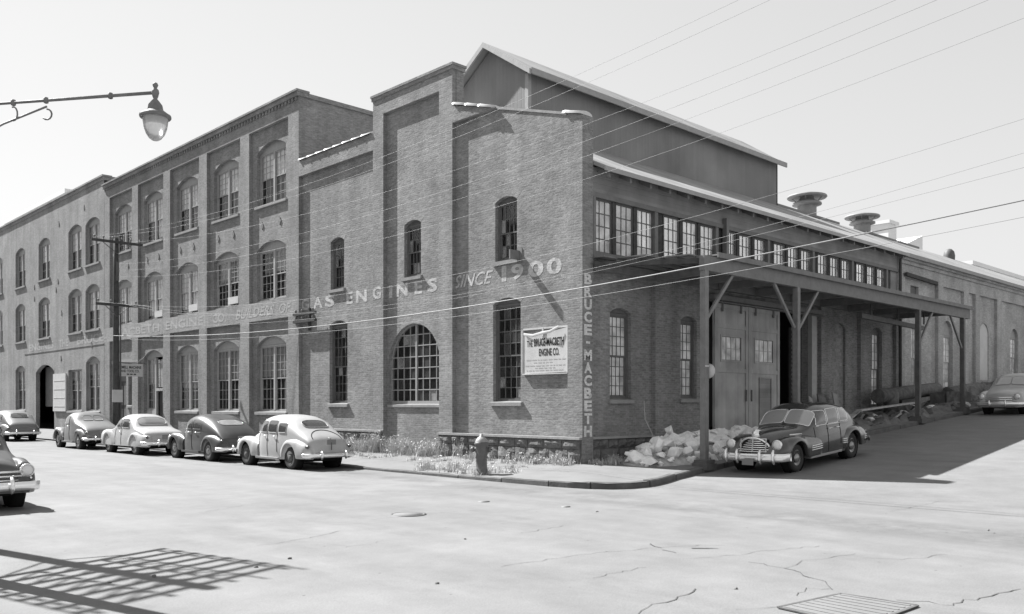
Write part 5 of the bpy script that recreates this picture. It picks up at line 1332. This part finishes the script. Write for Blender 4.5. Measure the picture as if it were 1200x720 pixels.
# spec of a rounded forties sedan (front towards +x)
def sedan(paint, **kw):
    d = dict(wb=2.78, r=0.355, track=1.46, paint=paint,
        top=[(-2.40, 0.56), (-2.34, 0.80), (-2.18, 0.98), (-1.95, 1.11), (-1.68, 1.25), (-1.4, 1.42), (-1.05, 1.56), (-0.6, 1.635), (-0.1, 1.66), (0.2, 1.63), (0.44, 1.53), (0.66, 1.30), (0.82, 1.15), (1.3, 1.10), (1.8, 1.03), (2.02, 0.90), (2.10, 0.62)],
        belt=[(-2.40, 0.52), (-2.2, 0.78), (-1.6, 0.95), (-0.9, 1.03), (0.5, 1.05), (0.8, 0.98), (1.1, 0.86), (2.1, 0.58)],
        wbelt=[(-2.40, 0.56), (-2.2, 0.67), (-1.7, 0.74), (-1.2, 0.79), (-0.5, 0.82), (0.2, 0.81), (0.6, 0.74), (0.9, 0.60), (1.4, 0.44), (1.9, 0.32), (2.10, 0.24)],
        wbot=[(-2.40, 0.54), (-1.6, 0.72), (-0.6, 0.82), (0.5, 0.80), (0.9, 0.62), (1.5, 0.45), (2.1, 0.28)],
        n=[(-2.4, 2.6), (-1.4, 2.8), (-0.6, 3.1), (0.3, 3.2), (0.6, 2.8), (1.0, 2.3), (2.1, 2.0)],
        zbot=[(-2.3, 0.42), (-1.9, 0.34), (-0.9, 0.29), (2.1, 0.32)],
        ff=dict(x0=0.62, x1=2.20, xw=1.39, zb=0.33, top=[(0.62, 0.76), (0.85, 0.86), (1.2, 0.93), (1.55, 0.94), (1.9, 0.86), (2.1, 0.72), (2.2, 0.52)], yin=[(0.62, 0.58), (1.2, 0.42), (2.2, 0.36)], yout=[(0.62, 0.84), (0.9, 0.885), (1.5, 0.89), (2.0, 0.83), (2.2, 0.66)]),
        rf=dict(x0=-2.38, x1=-0.72, xw=-1.39, zb=0.34, top=[(-2.38, 0.54), (-2.25, 0.72), (-2.0, 0.84), (-1.6, 0.92), (-1.25, 0.90), (-0.95, 0.78), (-0.72, 0.52)], yin=[(-2.38, 0.50), (-1.5, 0.56), (-0.72, 0.62)], yout=[(-2.38, 0.70), (-2.1, 0.84), (-1.5, 0.895), (-1.0, 0.87), (-0.72, 0.80)]),
        sides=[(-0.02, 0.50, 1.10, 1.46, -0.42), (-0.62, -0.10, 1.10, 1.48, 0.0), (-1.12, -0.72, 1.11, 1.40, 0.0)],
        wind=(0.38, 0.72, 0.66, True), rear=(-1.66, -1.28, 0.42, False), board=(-0.74, 0.66, 0.34),
        seams=[[(0.52, 0.36), (0.54, 1.06)], [(-0.06, 0.36), (-0.06, 1.08)], [(-0.66, 0.50), (-0.66, 1.08)]], handles=[(-0.52, 0.99), (0.06, 0.99)])
    d.update(kw); return d
# 1 cream sedan nearest the corner
cream = paintm('cream_car_paint', 0.38, 0.08)
c4 = Car('parked_sedan', 'pale cream four door sedan at the rear end of the parked row', -4.02, 8.95, 90, sedan(cream, rimm=M['steel'], hubm=M['steel']))
c4.bumper(-2.56, 0.88, 0.44, 0.13, 0.12, False, (0.42,)); c4.bumper(2.32, 0.86, 0.46, 0.13, 0.14, True, (0.3,))
c4.lamp(-2.30, 0.73, 0.70, 0.05, False, rim=False); c4.lamp(2.12, 0.62, 0.72, 0.10)
c4.plate(-2.42, 0.84)
mb = MB(); mb.tube([(-2.24, 0, 0.98), (-2.36, 0, 0.93), (-2.43, 0, 0.80), (-2.44, 0, 0.60)], [0.02, 0.028, 0.02, 0.014], 6); c4.put(mb, 'boot_handle', M['steel'])
for sd in (1, -1):
    mb = MB(); P = []
    for k in range(15):
        t = k / 14; y = 0.50 * math.sin(t * math.pi / 2) * sd; x = -1.80 - 0.40 * (1 - math.cos(t * math.pi / 2)); P.append((x, y, c4.top_z(x, y) + 0.004))
    mb.tube(P, 0.012, 4, caps=False); c4.put(mb, 'boot_gap', M['seam'], c4.bd)
# 2 dark fastback with paler roof
dark2 = paintm('dark_car_paint', 0.07, 0.2, 0.3); grey2 = paintm('grey_roof_paint', 0.08, 0.2, 0.22)
c3 = Car('parked_sedan', 'dark two door fastback sedan with paler lower side between two light cars', -4.12, 14.3, 90, sedan(dark2, rimm=M['hub'], roofpaint=grey2, roofspan=(-2.2, 0.35),
    top=[(-2.32, 0.54), (-2.2, 0.80), (-1.95, 1.05), (-1.6, 1.27), (-1.2, 1.44), (-0.7, 1.57), (-0.3, 1.615), (0.05, 1.60), (0.35, 1.52), (0.62, 1.30), (0.80, 1.14), (1.3, 1.08), (1.8, 1.0), (2.02, 0.88), (2.10, 0.62)],
    sides=[(-0.12, 0.44, 1.10, 1.42, -0.42), (-0.86, -0.22, 1.10, 1.42, 0.0)], rear=(-1.66, -1.22, 0.44, False), rglass=M['carglasssky'], seams=[[(0.52, 0.36), (0.54, 1.06)], [(-0.16, 0.36), (-0.16, 1.08)]]))
c3.bumper(-2.46, 0.88, 0.44, 0.12, 0.12, False, (0.42,)); c3.bumper(2.32, 0.86, 0.46, 0.12, 0.14, True, (0.3,)); c3.lamp(-2.30, 0.73, 0.72, 0.05, False, rim=False); c3.lamp(2.12, 0.62, 0.72, 0.10)
c3.strip([(-0.8, 0.98), (0.5, 0.98)], 0.012, M['chrome'], 'side_moulding', lambda x, z: c3.side_y(x, z) + 0.006)
c3.plate(-2.32, 0.80)
# 3 pale notchback with full width body
white = paintm('pale_car_paint', 0.38, 0.06, 0.3)
def notch(paint, **kw):
    d = sedan(paint, wb=2.8,
        top=[(-2.42, 0.55), (-2.36, 0.78), (-2.2, 0.92), (-1.9, 1.00), (-1.5, 1.05), (-1.32, 1.10), (-1.12, 1.28), (-0.85, 1.46), (-0.5, 1.56), (-0.1, 1.59), (0.2, 1.55), (0.42, 1.44), (0.68, 1.20), (0.82, 1.08), (1.3, 1.03), (1.9, 0.97), (2.15, 0.88), (2.25, 0.62)],
        belt=[(-2.42, 0.52), (-2.2, 0.80), (-1.6, 0.93), (-1.2, 0.99), (0.5, 1.0), (0.9, 0.94), (2.25, 0.60)],
        wbelt=[(-2.42, 0.68), (-2.1, 0.80), (-1.5, 0.80), (-1.0, 0.79), (-0.4, 0.81), (0.3, 0.80), (0.8, 0.80), (1.6, 0.80), (2.1, 0.72), (2.25, 0.60)],
        wbot=[(-2.42, 0.70), (-1.6, 0.84), (0.6, 0.86), (1.6, 0.84), (2.25, 0.62)],
        zbot=[(-2.42, 0.40), (-1.8, 0.33), (2.25, 0.32)],
        ff=dict(x0=0.2, x1=2.30, xw=1.4, zb=0.32, top=[(0.2, 0.62), (0.6, 0.86), (1.0, 0.93), (1.6, 0.95), (2.1, 0.90), (2.3, 0.56)], yin=[(0.2, 0.62), (2.3, 0.50)], yout=[(0.2, 0.845), (0.6, 0.87), (1.4, 0.895), (2.1, 0.86), (2.3, 0.72)]),
        rf=dict(x0=-2.50, x1=-0.66, xw=-1.4, zb=0.33, top=[(-2.5, 0.52), (-2.4, 0.74), (-2.1, 0.84), (-1.6, 0.88), (-1.1, 0.84), (-0.66, 0.60)], yin=[(-2.5, 0.55), (-0.66, 0.64)], yout=[(-2.5, 0.76), (-2.2, 0.87), (-1.4, 0.90), (-0.66, 0.85)]),
        sides=[(-0.05, 0.46, 1.05, 1.38, -0.45), (-0.82, -0.14, 1.05, 1.40, 0.0)], rear=(-1.26, -0.86, 0.56, False), wind=(0.38, 0.72, 0.62, True), rglass=M['carglasssky'],
        seams=[[(0.54, 0.36), (0.54, 1.0)], [(-0.10, 0.36), (-0.10, 1.02)]], handles=[(0.03, 0.90)])
    d.pop('board'); d.update(kw); return d
c2 = Car('parked_sedan', 'pale notchback sedan with smooth full width body beside the utility pole', -4.42, 20.1, 90, notch(white, rimm=M['hub']))
c2.bumper(-2.58, 0.90, 0.46, 0.14, 0.10, False, (0.34,)); c2.bumper(2.42, 0.88, 0.46, 0.14, 0.12, True, (0.3,)); c2.lamp(-2.44, 0.74, 0.70, 0.055, False); c2.lamp(2.22, 0.64, 0.72, 0.10); c2.plate(-2.46, 0.72)
# 4 older coupe
cou = paintm('coupe_paint', 0.16, 0.1, 0.35); coud = paintm('coupe_dark_paint', 0.12, 0.2)
c1 = Car('parked_coupe', 'older light grey coupe with long sloping boot, first by the cart doorway', -4.55, 26.15, 90, sedan(cou, wb=2.7, rimm=M['hub'],
    top=[(-2.2, 0.55), (-2.12, 0.80), (-1.9, 0.97), (-1.5, 1.10), (-1.1, 1.20), (-0.88, 1.28), (-0.6, 1.48), (-0.3, 1.60), (0.05, 1.63), (0.3, 1.57), (0.5, 1.40), (0.72, 1.15), (1.3, 1.10), (1.8, 1.03), (2.05, 0.90), (2.12, 0.6)],
    ff=dict(x0=0.68, x1=2.18, xw=1.35, zb=0.36, top=[(0.68, 0.50), (0.9, 0.74), (1.2, 0.90), (1.5, 0.92), (1.9, 0.80), (2.1, 0.64), (2.18, 0.5)], yin=[(0.68, 0.60), (1.2, 0.42), (2.18, 0.40)], yout=[(0.68, 0.80), (0.9, 0.86), (1.5, 0.89), (2.0, 0.84), (2.18, 0.7)]),
    rf=dict(x0=-2.2, x1=-0.74, xw=-1.35, zb=0.42, top=[(-2.2, 0.54), (-2.0, 0.72), (-1.6, 0.88), (-1.3, 0.90), (-1.0, 0.78), (-0.74, 0.5)], yin=[(-2.2, 0.5), (-0.74, 0.62)], yout=[(-2.2, 0.66), (-1.9, 0.82), (-1.4, 0.89), (-0.74, 0.80)]),
    sides=[(-0.25, 0.40, 1.12, 1.44, -0.35)], rear=(-0.96, -0.62, 0.42, True), rglass=M['carglasssky'], seams=[[(0.5, 0.38), (0.5, 1.06)], [(-0.32, 0.38), (-0.32, 1.1)]], handles=[(-0.2, 1.0)]))
c1.bumper(-2.34, 0.84, 0.46, 0.10, 0.12, False, (0.4,)); c1.bumper(2.3, 0.84, 0.46, 0.10, 0.14, True, (0.3,)); c1.lamp(-2.12, 0.70, 0.74, 0.045, False, rim=False); c1.lamp(2.08, 0.60, 0.78, 0.10); c1.plate(-2.2, 0.74)
# 5 tail of the next car up the street
c0 = Car('parked_sedan', 'grey car parked farthest up the street before the cart doorway', -4.55, 38.1, 90, sedan(paintm('grey_car_paint', 0.17), rimm=M['hub']))
c0.bumper(-2.56, 0.88, 0.44, 0.13, 0.12, False, (0.42,)); c0.bumper(2.32, 0.86, 0.46, 0.13, 0.14, True, (0.3,)); c0.lamp(-2.30, 0.73, 0.70, 0.05, False, rim=False); c0.lamp(2.12, 0.62, 0.72, 0.10)
# 6 dark sedan with chrome front on the side street
blk = paintm('black_car_paint', 0.045, 0.35, 0.15); blk.node_tree.nodes['Principled BSDF'].inputs['Coat Weight'].default_value = 0.8
c5 = Car('parked_sedan', 'shiny dark sedan with broad chrome grille parked on the sloping side street', 4.10, -4.33, 180, sedan(blk, wb=3.13, track=1.5, r=0.36, trim=M['chrome'], wglass=M['carglasssky'], rimm=blk,
    n=[(-2.62, 2.4), (-1.5, 3.0), (-0.6, 3.6), (0.3, 3.5), (0.6, 3.0), (1.0, 2.3), (2.24, 2.0)],
    top=[(-2.62, 0.56), (-2.52, 0.82), (-2.28, 1.08), (-1.95, 1.32), (-1.55, 1.51), (-1.05, 1.62), (-0.55, 1.665), (-0.1, 1.66), (0.2, 1.58), (0.42, 1.46), (0.68, 1.24), (0.86, 1.12), (1.4, 1.09), (1.9, 1.04), (2.15, 0.95), (2.24, 0.62)],
    belt=[(-2.62, 0.50), (-2.3, 0.78), (-1.8, 0.96), (-1.1, 1.04), (0.5, 1.05), (0.9, 0.95), (1.3, 0.84), (2.24, 0.60)],
    wbelt=[(-2.62, 0.48), (-2.3, 0.62), (-1.8, 0.74), (-1.2, 0.82), (-0.4, 0.85), (0.3, 0.84), (0.7, 0.77), (1.1, 0.62), (1.6, 0.46), (2.05, 0.36), (2.24, 0.26)],
    wbot=[(-2.62, 0.46), (-1.8, 0.70), (-0.6, 0.86), (0.6, 0.86), (1.1, 0.62), (1.7, 0.46), (2.24, 0.30)],
    zbot=[(-2.62, 0.42), (-2.1, 0.34), (-0.9, 0.27), (2.24, 0.32)],
    ff=dict(x0=0.16, x1=2.36, xw=1.565, zb=lambda x: 0.33, top=[(0.16, 0.72), (0.3, 0.79), (0.7, 0.86), (1.2, 0.92), (1.6, 0.94), (2.0, 0.90), (2.22, 0.78), (2.36, 0.55)], yin=[(0.16, 0.70), (0.9, 0.50), (1.4, 0.42), (2.36, 0.40)], yout=[(0.16, 0.84), (0.4, 0.90), (1.5, 0.93), (2.1, 0.89), (2.36, 0.72)], zmid=0.56),
    rf=dict(x0=-2.72, x1=-0.85, xw=-1.565, zb=0.34, top=[(-2.72, 0.54), (-2.55, 0.74), (-2.2, 0.87), (-1.7, 0.93), (-1.3, 0.90), (-1.0, 0.76), (-0.85, 0.54)], yin=[(-2.72, 0.48), (-1.5, 0.58), (-0.85, 0.64)], yout=[(-2.72, 0.70), (-2.4, 0.86), (-1.6, 0.93), (-1.0, 0.89), (-0.85, 0.82)], zmid=0.52),
    sides=[(-0.02, 0.53, 1.10, 1.48, -0.45), (-0.72, -0.08, 1.10, 1.50, 0.0), (-1.34, -0.78, 1.11, 1.46, 0.0)], slant2=0.0,
    wind=(0.34, 0.76, 0.74, True), rear=(-1.8, -1.4, 0.42, False), board=(-0.86, 0.9, 0.34), boardm=M['chrome'],
    seams=[[(0.56, 0.36), (0.58, 1.06)], [(-0.06, 0.36), (-0.06, 1.08)], [(-0.80, 0.50), (-0.80, 1.08)]], handles=[(-0.16, 0.98), (-0.62, 0.98)]), 'cars parked along the streets')
c5.bumper(2.52, 0.97, 0.45, 0.20, 0.13, True, (0.33, 0.68)); c5.bumper(-2.82, 0.92, 0.46, 0.14, 0.12, False, (0.4,)); c5.lamp(2.29, 0.67, 0.76, 0.115); c5.lamp(-2.6, 0.74, 0.68, 0.05, False, rim=False)
fy = lambda key: curve(c5.S[key]['yout'])
for z in (0.50, 0.555, 0.61):
    c5.strip([(0.24 + 0.1 * k, z) for k in range(8)], 0.013, M['chrome'], 'wing_moulding', lambda x, zz: fy('ff')(x) + 0.004)
    c5.strip([(-2.62 + 0.06 * k, z) for k in range(7)], 0.012, M['chrome'], 'wing_moulding', lambda x, zz: fy('rf')(x) + 0.006)
    c5.strip([(-1.13 + 0.05 * k, z) for k in range(5)], 0.012, M['chrome'], 'wing_moulding', lambda x, zz: fy('rf')(x) + 0.006)
c5.strip([(-1.35, 1.075), (-0.6, 1.08), (0.5, 1.08)], 0.010, M['chrome'], 'belt_moulding', lambda x, z: c5.side_y(x, z) + 0.006)
c5.strip([(1.0, 0.93), (1.35, 0.93)], 0.018, M['chrome'], 'bonnet_badge', lambda x, z: c5.side_y(x, z) + 0.01)
mb = MB()                                    # grille: stacked bars, narrow above and broad below
for k in range(7): z = 0.58 + 0.052 * k; hw_ = 0.64 if k < 2 else 0.40 - 0.025 * (k - 2); n = 9; mb.tube([(2.36 - 0.10 * (abs(-1 + 2 * q / (n - 1))) ** 2 - 0.02 * k, hw_ * (-1 + 2 * q / (n - 1)), z) for q in range(n)], 0.016, 6)
for y in (-0.58, -0.36, 0, 0.36, 0.58): mb.bar((2.36 - 0.1 * (y / .6) ** 2, y, 0.56), (2.33 - 0.1 * (y / .6) ** 2 - (0.03 if abs(y) < .4 else 0), y, 0.90 if abs(y) < .4 else 0.68), 0.028, 0.028)
P_ = [(2.34 - 0.12 * (abs(math.cos(a_))) ** 2, 0.44 * math.cos(a_), 0.62 + 0.32 * math.sin(a_)) for a_ in [math.pi * k / 14 for k in range(15)]]; mb.tube(P_, 0.026, 6)
c5.put(mb, 'grille', M['chrome'])
mb = MB(); mb.box(2.10, 2.24, -0.36, 0.36, 0.56, 0.88); mb.box(2.10, 2.235, -0.58, 0.58, 0.56, 0.66); c5.put(mb, 'grille_recess', M['under'])
mb = MB(); mb.grid(lambda i, j: (2.16 + 0.09 * math.sin(math.pi * min(1, i / 5)) - 0.09 * (j - 2) ** 2 / 4.0 * 0.9, 0.11 * (j - 2) / 2.0 * (1.3 - 0.14 * i), 0.88 + 0.05 * i), 6, 5); c5.put(mb, 'nose_badge', M['chrome'])
mb = MB(); mb.tube([(2.24, 0, 1.0), (2.2, 0, 1.08), (2.0, 0, 1.085), (1.7, 0, 1.085)], [0.03, 0.035, 0.022, 0.012], 8); c5.put(mb, 'bonnet_ornament', M['chrome'])
c5.plate(2.60, 0.34, True)
# 7 pale car farther up the side street
c6 = Car('parked_sedan', 'pale sedan facing downhill at the far end of the side street', 22.8, -4.35, 180, notch(paintm('pale_grey_car_paint', 0.35), rimm=M['hub'], wglass=M['carglasssky']))
c6.bumper(2.42, 0.9, 0.46, 0.14, 0.12, True, (0.3,)); c6.bumper(-2.58, 0.90, 0.46, 0.14, 0.10, False, (0.34,)); c6.lamp(2.25, 0.66, 0.74, 0.10); c6.lamp(-2.44, 0.74, 0.70, 0.055, False)
mb = MB()
for z in (0.56, 0.64, 0.72): mb.tube([(2.28, -0.5, z), (2.33, 0, z), (2.28, 0.5, z)], 0.02, 6)
c6.put(mb, 'grille', M['chrome'])
# 8 nose of a dark car at the near left edge
dk = paintm('dark_near_car_paint', 0.06, 0.3, 0.25)
c7 = Car('approaching_car', 'dark car nose with chrome bumper heading for the crossing on the near side', -14.32, 4.1, -90, notch(dk, rimm=M['hub'], wglass=M['carglass']), 'cars parked along the streets')
c7.bumper(2.46, 0.93, 0.46, 0.16, 0.10, True, (0.36,)); c7.bumper(-2.58, 0.90, 0.46, 0.14, 0.10, False, (0.34,)); c7.lamp(2.25, 0.68, 0.74, 0.11); c7.lamp(-2.44, 0.74, 0.70, 0.055, False)
c7.strip([(2.28, 0.60), (1.2, 0.60)], 0.02, M['chrome'], 'side_moulding', lambda x, z: curve(c7.S['ff']['yout'])(x) + 0.004)
mb = MB()
for z in (0.56, 0.64, 0.72): mb.tube([(2.26, -0.62, z), (2.33, 0, z), (2.26, 0.62, z)], 0.022, 6)
c7.put(mb, 'grille', M['chrome'])

# ------------------------------------------------------------------ rubble by the side wall
rb = random.Random(21)
def chunk_mesh(rn, flat):
    bm = bmesh.new(); pts = []
    for k in range(rn.randint(10, 15)):
        v = Vector((rn.gauss(0, 1), rn.gauss(0, 1), rn.gauss(0, 1))).normalized(); pts.append((v.x * rn.uniform(.7, 1), v.y * rn.uniform(.55, .85), v.z * flat))
    for p in pts: bm.verts.new(p)
    r_ = bmesh.ops.convex_hull(bm, input=bm.verts)
    bmesh.ops.delete(bm, geom=[v for v in bm.verts if not v.link_faces], context='VERTS')
    me = bpy.data.meshes.new('rubble_chunk'); bm.to_mesh(me); bm.free(); me.materials.append(M['rubble']); return me
chunks = [chunk_mesh(rb, rb.choice((0.3, 0.45, 0.6, 0.7))) for _ in range(14)]
def heap(x, y):
    a = ((x - 3.3) / 2.9) ** 2 + ((y + 1.35) / 1.3) ** 2
    b = ((x - 5.8) / 2.0) ** 2 + ((y + 1.3) / 1.3) ** 2
    return max(0.0, 0.62 * (1 - a), 0.5 * (1 - b))
mb = MB(); nx, ny = 36, 20
mb.grid(lambda i, j: (0.4 + 6.9 * i / (nx - 1), -2.75 + 2.6 * j / (ny - 1), zp(0.4 + 6.9 * i / (nx - 1), -2.75 + 2.6 * j / (ny - 1)) - 0.03 + heap(0.4 + 6.9 * i / (nx - 1), -2.75 + 2.6 * j / (ny - 1)) * rb.uniform(0.6, 1.0)), nx, ny, smooth=False)
tag(mb.build('rubble_fines', M['fines']), 'loose fine debris filling the heap of broken plaster', 'debris', None, 'stuff')
for k in range(200):
    for _ in range(40):
        x, y = rb.uniform(0.6, 7.0), rb.uniform(-2.6, -0.25)
        if heap(x, y) > 0.03: break
    sz = rb.uniform(0.16, 0.36) * (1.4 if k < 18 else 1.0 if k < 120 else 0.55)
    o = bpy.data.objects.new('rubble_chunk', chunks[k % 14]); C.objects.link(o)
    o.location = (x, y, zp(x, y) + heap(x, y) * 0.85 + sz * 0.12); o.scale = (sz, sz * rb.uniform(.8, 1.1), sz * rb.uniform(.8, 1.2)); o.rotation_euler = (rb.uniform(-.7, .7), rb.uniform(-.7, .7), rb.uniform(0, 6.3))
    tag(o, 'pale broken chunk in the rubble heap against the side wall', 'rubble', 'rubble chunks by the side wall')
for (x, y, z, s_, rx, ry, rz) in ((2.55, -1.1, 0.92, 0.30, 1.1, 0.3, 0.6), (1.0, -1.5, 0.33, 0.30, 0.9, 0.5, 0.2), (1.45, -1.5, 0.48, 0.34, 0.2, 1.0, 1.0)):
    o = bpy.data.objects.new('rubble_chunk', chunks[2]); C.objects.link(o); o.location = (x, y, z); o.scale = (s_, s_ * .9, s_ * .7); o.rotation_euler = (rx, ry, rz)
    tag(o, 'pale broken chunk in the rubble heap against the side wall', 'rubble', 'rubble chunks by the side wall')
mb = MB(); mb.tube([(2.75, -0.04, 1.75), (2.7, -0.12, 1.2), (2.82, -0.3, 0.75), (2.72, -0.35, 0.5)], 0.014, 6); tag(mb.build('hanging_cable', M['plank'], None), 'thin pale cable hanging down the side wall above the rubble', 'cable')

# ------------------------------------------------------------------ scrap and debris farther along the side wall
def thing1(mb, name, m, label, cat, grp=None): return tag(mb.build(name, M[m], None), label, cat, grp)
mb = MB(); mb.bar((13.6, -1.7, 1.42), (19.2, -1.5, 1.72), 0.22, 0.06); thing1(mb, 'plank', 'plank', 'long pale plank lying across the scrap under the canopy', 'plank')
mb = MB(); mb.bar((12.3, -1.9, 1.12), (14.6, -1.2, 1.38), 0.2, 0.05); thing1(mb, 'plank', 'plank', 'short pale plank sloping beside the long one', 'plank')
mb = MB(); mb.tube([(17.4, -0.75, 1.98), (23.6, -0.75, 2.35)], 0.30, 16); thing1(mb, 'iron_pipe', 'scrap', 'fat dark iron pipe lying along the wall foot', 'pipe')
mb = MB(); mb.tube([(24.5, -0.9, 2.1), (28.5, -0.9, 2.4)], 0.34, 16); thing1(mb, 'boiler_tube', 'scrap', 'dark boiler tube lying below the arched wing window', 'pipe')
mb = MB(); mb.lathe([(0.001, 0), (0.3, 0), (0.3, 0.85), (0.28, 0.87), (0.001, 0.86)], (18.6, -0.8, zp(18.6, -.8)), 'z', 16); thing1(mb, 'oil_drum', 'scrap', 'dark upright drum in front of the fat pipe', 'drum')
for k, (x, y, rot) in enumerate(((12.3, -0.7, 0.3), (13.3, -0.55, -0.25), (14.4, -0.6, 0.15))):
    mb = MB(); z0 = zp(x, y); mb.hexa([(x - .3, y - .05, z0), (x + .3, y - .05 + rot * .3, z0), (x + .3, y + .02 + rot * .3, z0), (x - .3, y + .02, z0), (x - .25, y + .2, z0 + 1.15), (x + .22, y + .2 + rot * .3, z0 + 1.05), (x + .22, y + .25 + rot * .3, z0 + 1.05), (x - .25, y + .25, z0 + 1.15)])
    thing1(mb, 'sheet_scrap', 'galv' if k != 1 else 'scrap', ('leaning grey metal sheet nearest the doorway', 'leaning rusty metal sheet between two grey ones', 'leaning grey metal sheet farthest from the doorway')[k], 'scrap metal')
for k in range(70):
    x = rb.uniform(11.5, 24.5); y = rb.uniform(-2.5, -0.9); z0 = zp(x, y)
    if rb.random() < 0.55:
        o = bpy.data.objects.new('scrap_chunk', chunks[k % 14].copy()); o.data.materials[0] = M['scrap'] if rb.random() < 0.6 else M['rubble']
        sz = rb.uniform(0.14, 0.42); o.scale = (sz, sz, sz * .8); o.rotation_euler = (rb.uniform(-.5, .5), rb.uniform(-.5, .5), rb.uniform(0, 6)); o.location = (x, y, z0 + sz * 0.25); C.objects.link(o)
        tag(o, 'lump in the low scrap heap under the canopy', 'scrap', 'scrap lumps under the canopy')
    else:
        mb = MB(); a_ = rb.uniform(-0.6, 0.6); l = rb.uniform(.5, 1.4); mb.bar((x, y, z0 + 0.06), (x + l * math.cos(a_), y + l * math.sin(a_) * 0.5, zp(x + l, y) + rb.uniform(.06, .3)), rb.uniform(.05, .14), rb.uniform(.03, .08))
        thing1(mb, 'scrap_bar', 'scrap' if rb.random() < .75 else 'plank', 'loose bar in the low scrap heap under the canopy', 'scrap', 'scrap bars under the canopy')
mb = MB(); nx, ny = 40, 10
mb.grid(lambda i, j: (10.8 + 16.5 * i / (nx - 1), -2.7 + 2.4 * j / (ny - 1), zp(10.8 + 16.5 * i / (nx - 1), -2.7 + 2.4 * j / (ny - 1)) - 0.02 + (rb.uniform(0, 0.32) if 0 < i < nx - 1 and 0 < j < ny - 1 else -0.03)), nx, ny, smooth=False)
tag(mb.build('scrap_soil', M['soil']), 'dark littered ground of the scrap heap below the canopy', 'debris', None, 'stuff')
# masonry block and a rough bank of rubble beyond
mb = MB(); x0, x1 = 21.7, 24.7; z0 = zp(23, -1.6) - 0.1
mb.grid(lambda i, j: (x0 + (x1 - x0) * i / 9, -1.9 + (rb.uniform(-.06, .06) if 0 < i < 9 else 0), z0 + 0.75 * j / 3 + rb.uniform(-.02, .02)), 10, 4, smooth=False); mb.box(x0, x1, -1.82, -1.2, z0, z0 + 0.70)
thing1(mb, 'masonry_block', 'stone', 'rough block of old masonry beside the far canopy post', 'masonry')
mb = MB(); nx, ny = 46, 10
mb.grid(lambda i, j: (25.0 + 22 * i / (nx - 1), -2.6 + 2.4 * j / (ny - 1), zp(25.0 + 22 * i / (nx - 1), -1) - 0.05 + (0.75 * math.sin(math.pi * min(1, j / (ny - 1) * 0.7)) * rb.uniform(0.5, 1.15) if 0 < i < nx - 1 and j > 0 else 0)), nx, ny, smooth=False)
tag(mb.build('rubble_bank', M['stone']), 'rough dark bank of stone and cinders along the wing wall', 'debris', None, 'stuff')

# ------------------------------------------------------------------ weeds along the wall foot
wv = []; wf = []
rg = random.Random(9)
def blade(x, y, z, h, lean, w):
    a = rg.uniform(0, 6.28); dx, dy = math.cos(a), math.sin(a); b = len(wv); ox, oy = -dy * w, dx * w
    wv.extend([(x - ox, y - oy, z), (x + ox, y + oy, z), (x + dx * lean * .4 + ox * .8, y + dy * lean * .4 + oy * .8, z + h * .6), (x + dx * lean * .4 - ox * .8, y + dy * lean * .4 - oy * .8, z + h * .6), (x + dx * lean, y + dy * lean, z + h)])
    wf.extend([(b, b + 1, b + 2, b + 3), (b + 3, b + 2, b + 4)])
def leaf(x, y, z, s_):
    b = len(wv); t = rg.uniform(0, 6.28); e = rg.uniform(-.5, 1.0); u = Vector((math.cos(t), math.sin(t), e)).normalized() * s_; v = Vector((-math.sin(t), math.cos(t), rg.uniform(-.6, .6))).normalized() * s_ * .5
    p = Vector((x, y, z)); wv.extend([tuple(p), tuple(p + u * .5 + v), tuple(p + u), tuple(p + u * .5 - v)]); wf.append((b, b + 1, b + 2, b + 3))
clumps = []
for _ in range(105):
    y = 14.6 * rg.random() ** 0.8; clumps.append((-0.15 - abs(rg.gauss(0, .24)), y, rg.uniform(.18, .5) * (1.35 if y > 5 else 0.62) * (1.2 if 9 < y < 14 else 1)))
for _ in range(22): clumps.append((rg.uniform(-3.05, -2.0), rg.uniform(0.3, 4.2), rg.uniform(.10, .28)))
for _ in range(30): clumps.append((rg.uniform(-1.6, -.4), rg.uniform(1, 14), rg.uniform(.06, .16)))
for _ in range(14): clumps.append((rg.uniform(.2, 1.2), rg.uniform(-.7, -.15), rg.uniform(.1, .25)))
for (cx_, cy_, h) in clumps:
    for _ in range(46):
        r_ = abs(rg.gauss(0, .15)); a = rg.uniform(0, 6.28); x, y = cx_ + r_ * math.cos(a), cy_ + r_ * math.sin(a)
        if x > -0.06 and y > 0: x = -0.07
        blade(x, y, zp(x, y) - .02, h * rg.uniform(.5, 1.1), h * rg.uniform(.1, .55), rg.uniform(.004, .012))
    for _ in range(int(11 * h / .4)):
        x, y = cx_ + rg.gauss(0, .13), cy_ + rg.gauss(0, .15)
        if x > -0.1 and y > 0: x = -0.1
        leaf(x, y, zp(x, y) + h * rg.uniform(.15, .95), rg.uniform(.03, .075))
me = bpy.data.meshes.new('weeds'); me.from_pydata(wv, [], wf); me.materials.append(M['weed'])
tag(link('weeds', me), 'dry pale weeds growing along the foot of the brick wall', 'weeds', None, 'stuff')
# litter in the gutter
for k, (px, py) in enumerate(((512, 684), (340, 655), (128, 683), (862, 690), (1158, 622), (1165, 625), (545, 632), (700, 600), (180, 676), (300, 665))):
    x, y = gp(px, py); pm_ = chunks[k].copy(); pm_.materials[0] = M['scrap']; o = bpy.data.objects.new('pebble', pm_); C.objects.link(o); o.location = (x, y, zr(x) + 0.008); sz = rb.uniform(.02, .045); o.scale = (sz, sz, sz); tag(o, 'small loose stone lying on the open road', 'stone', 'loose stones on the road')
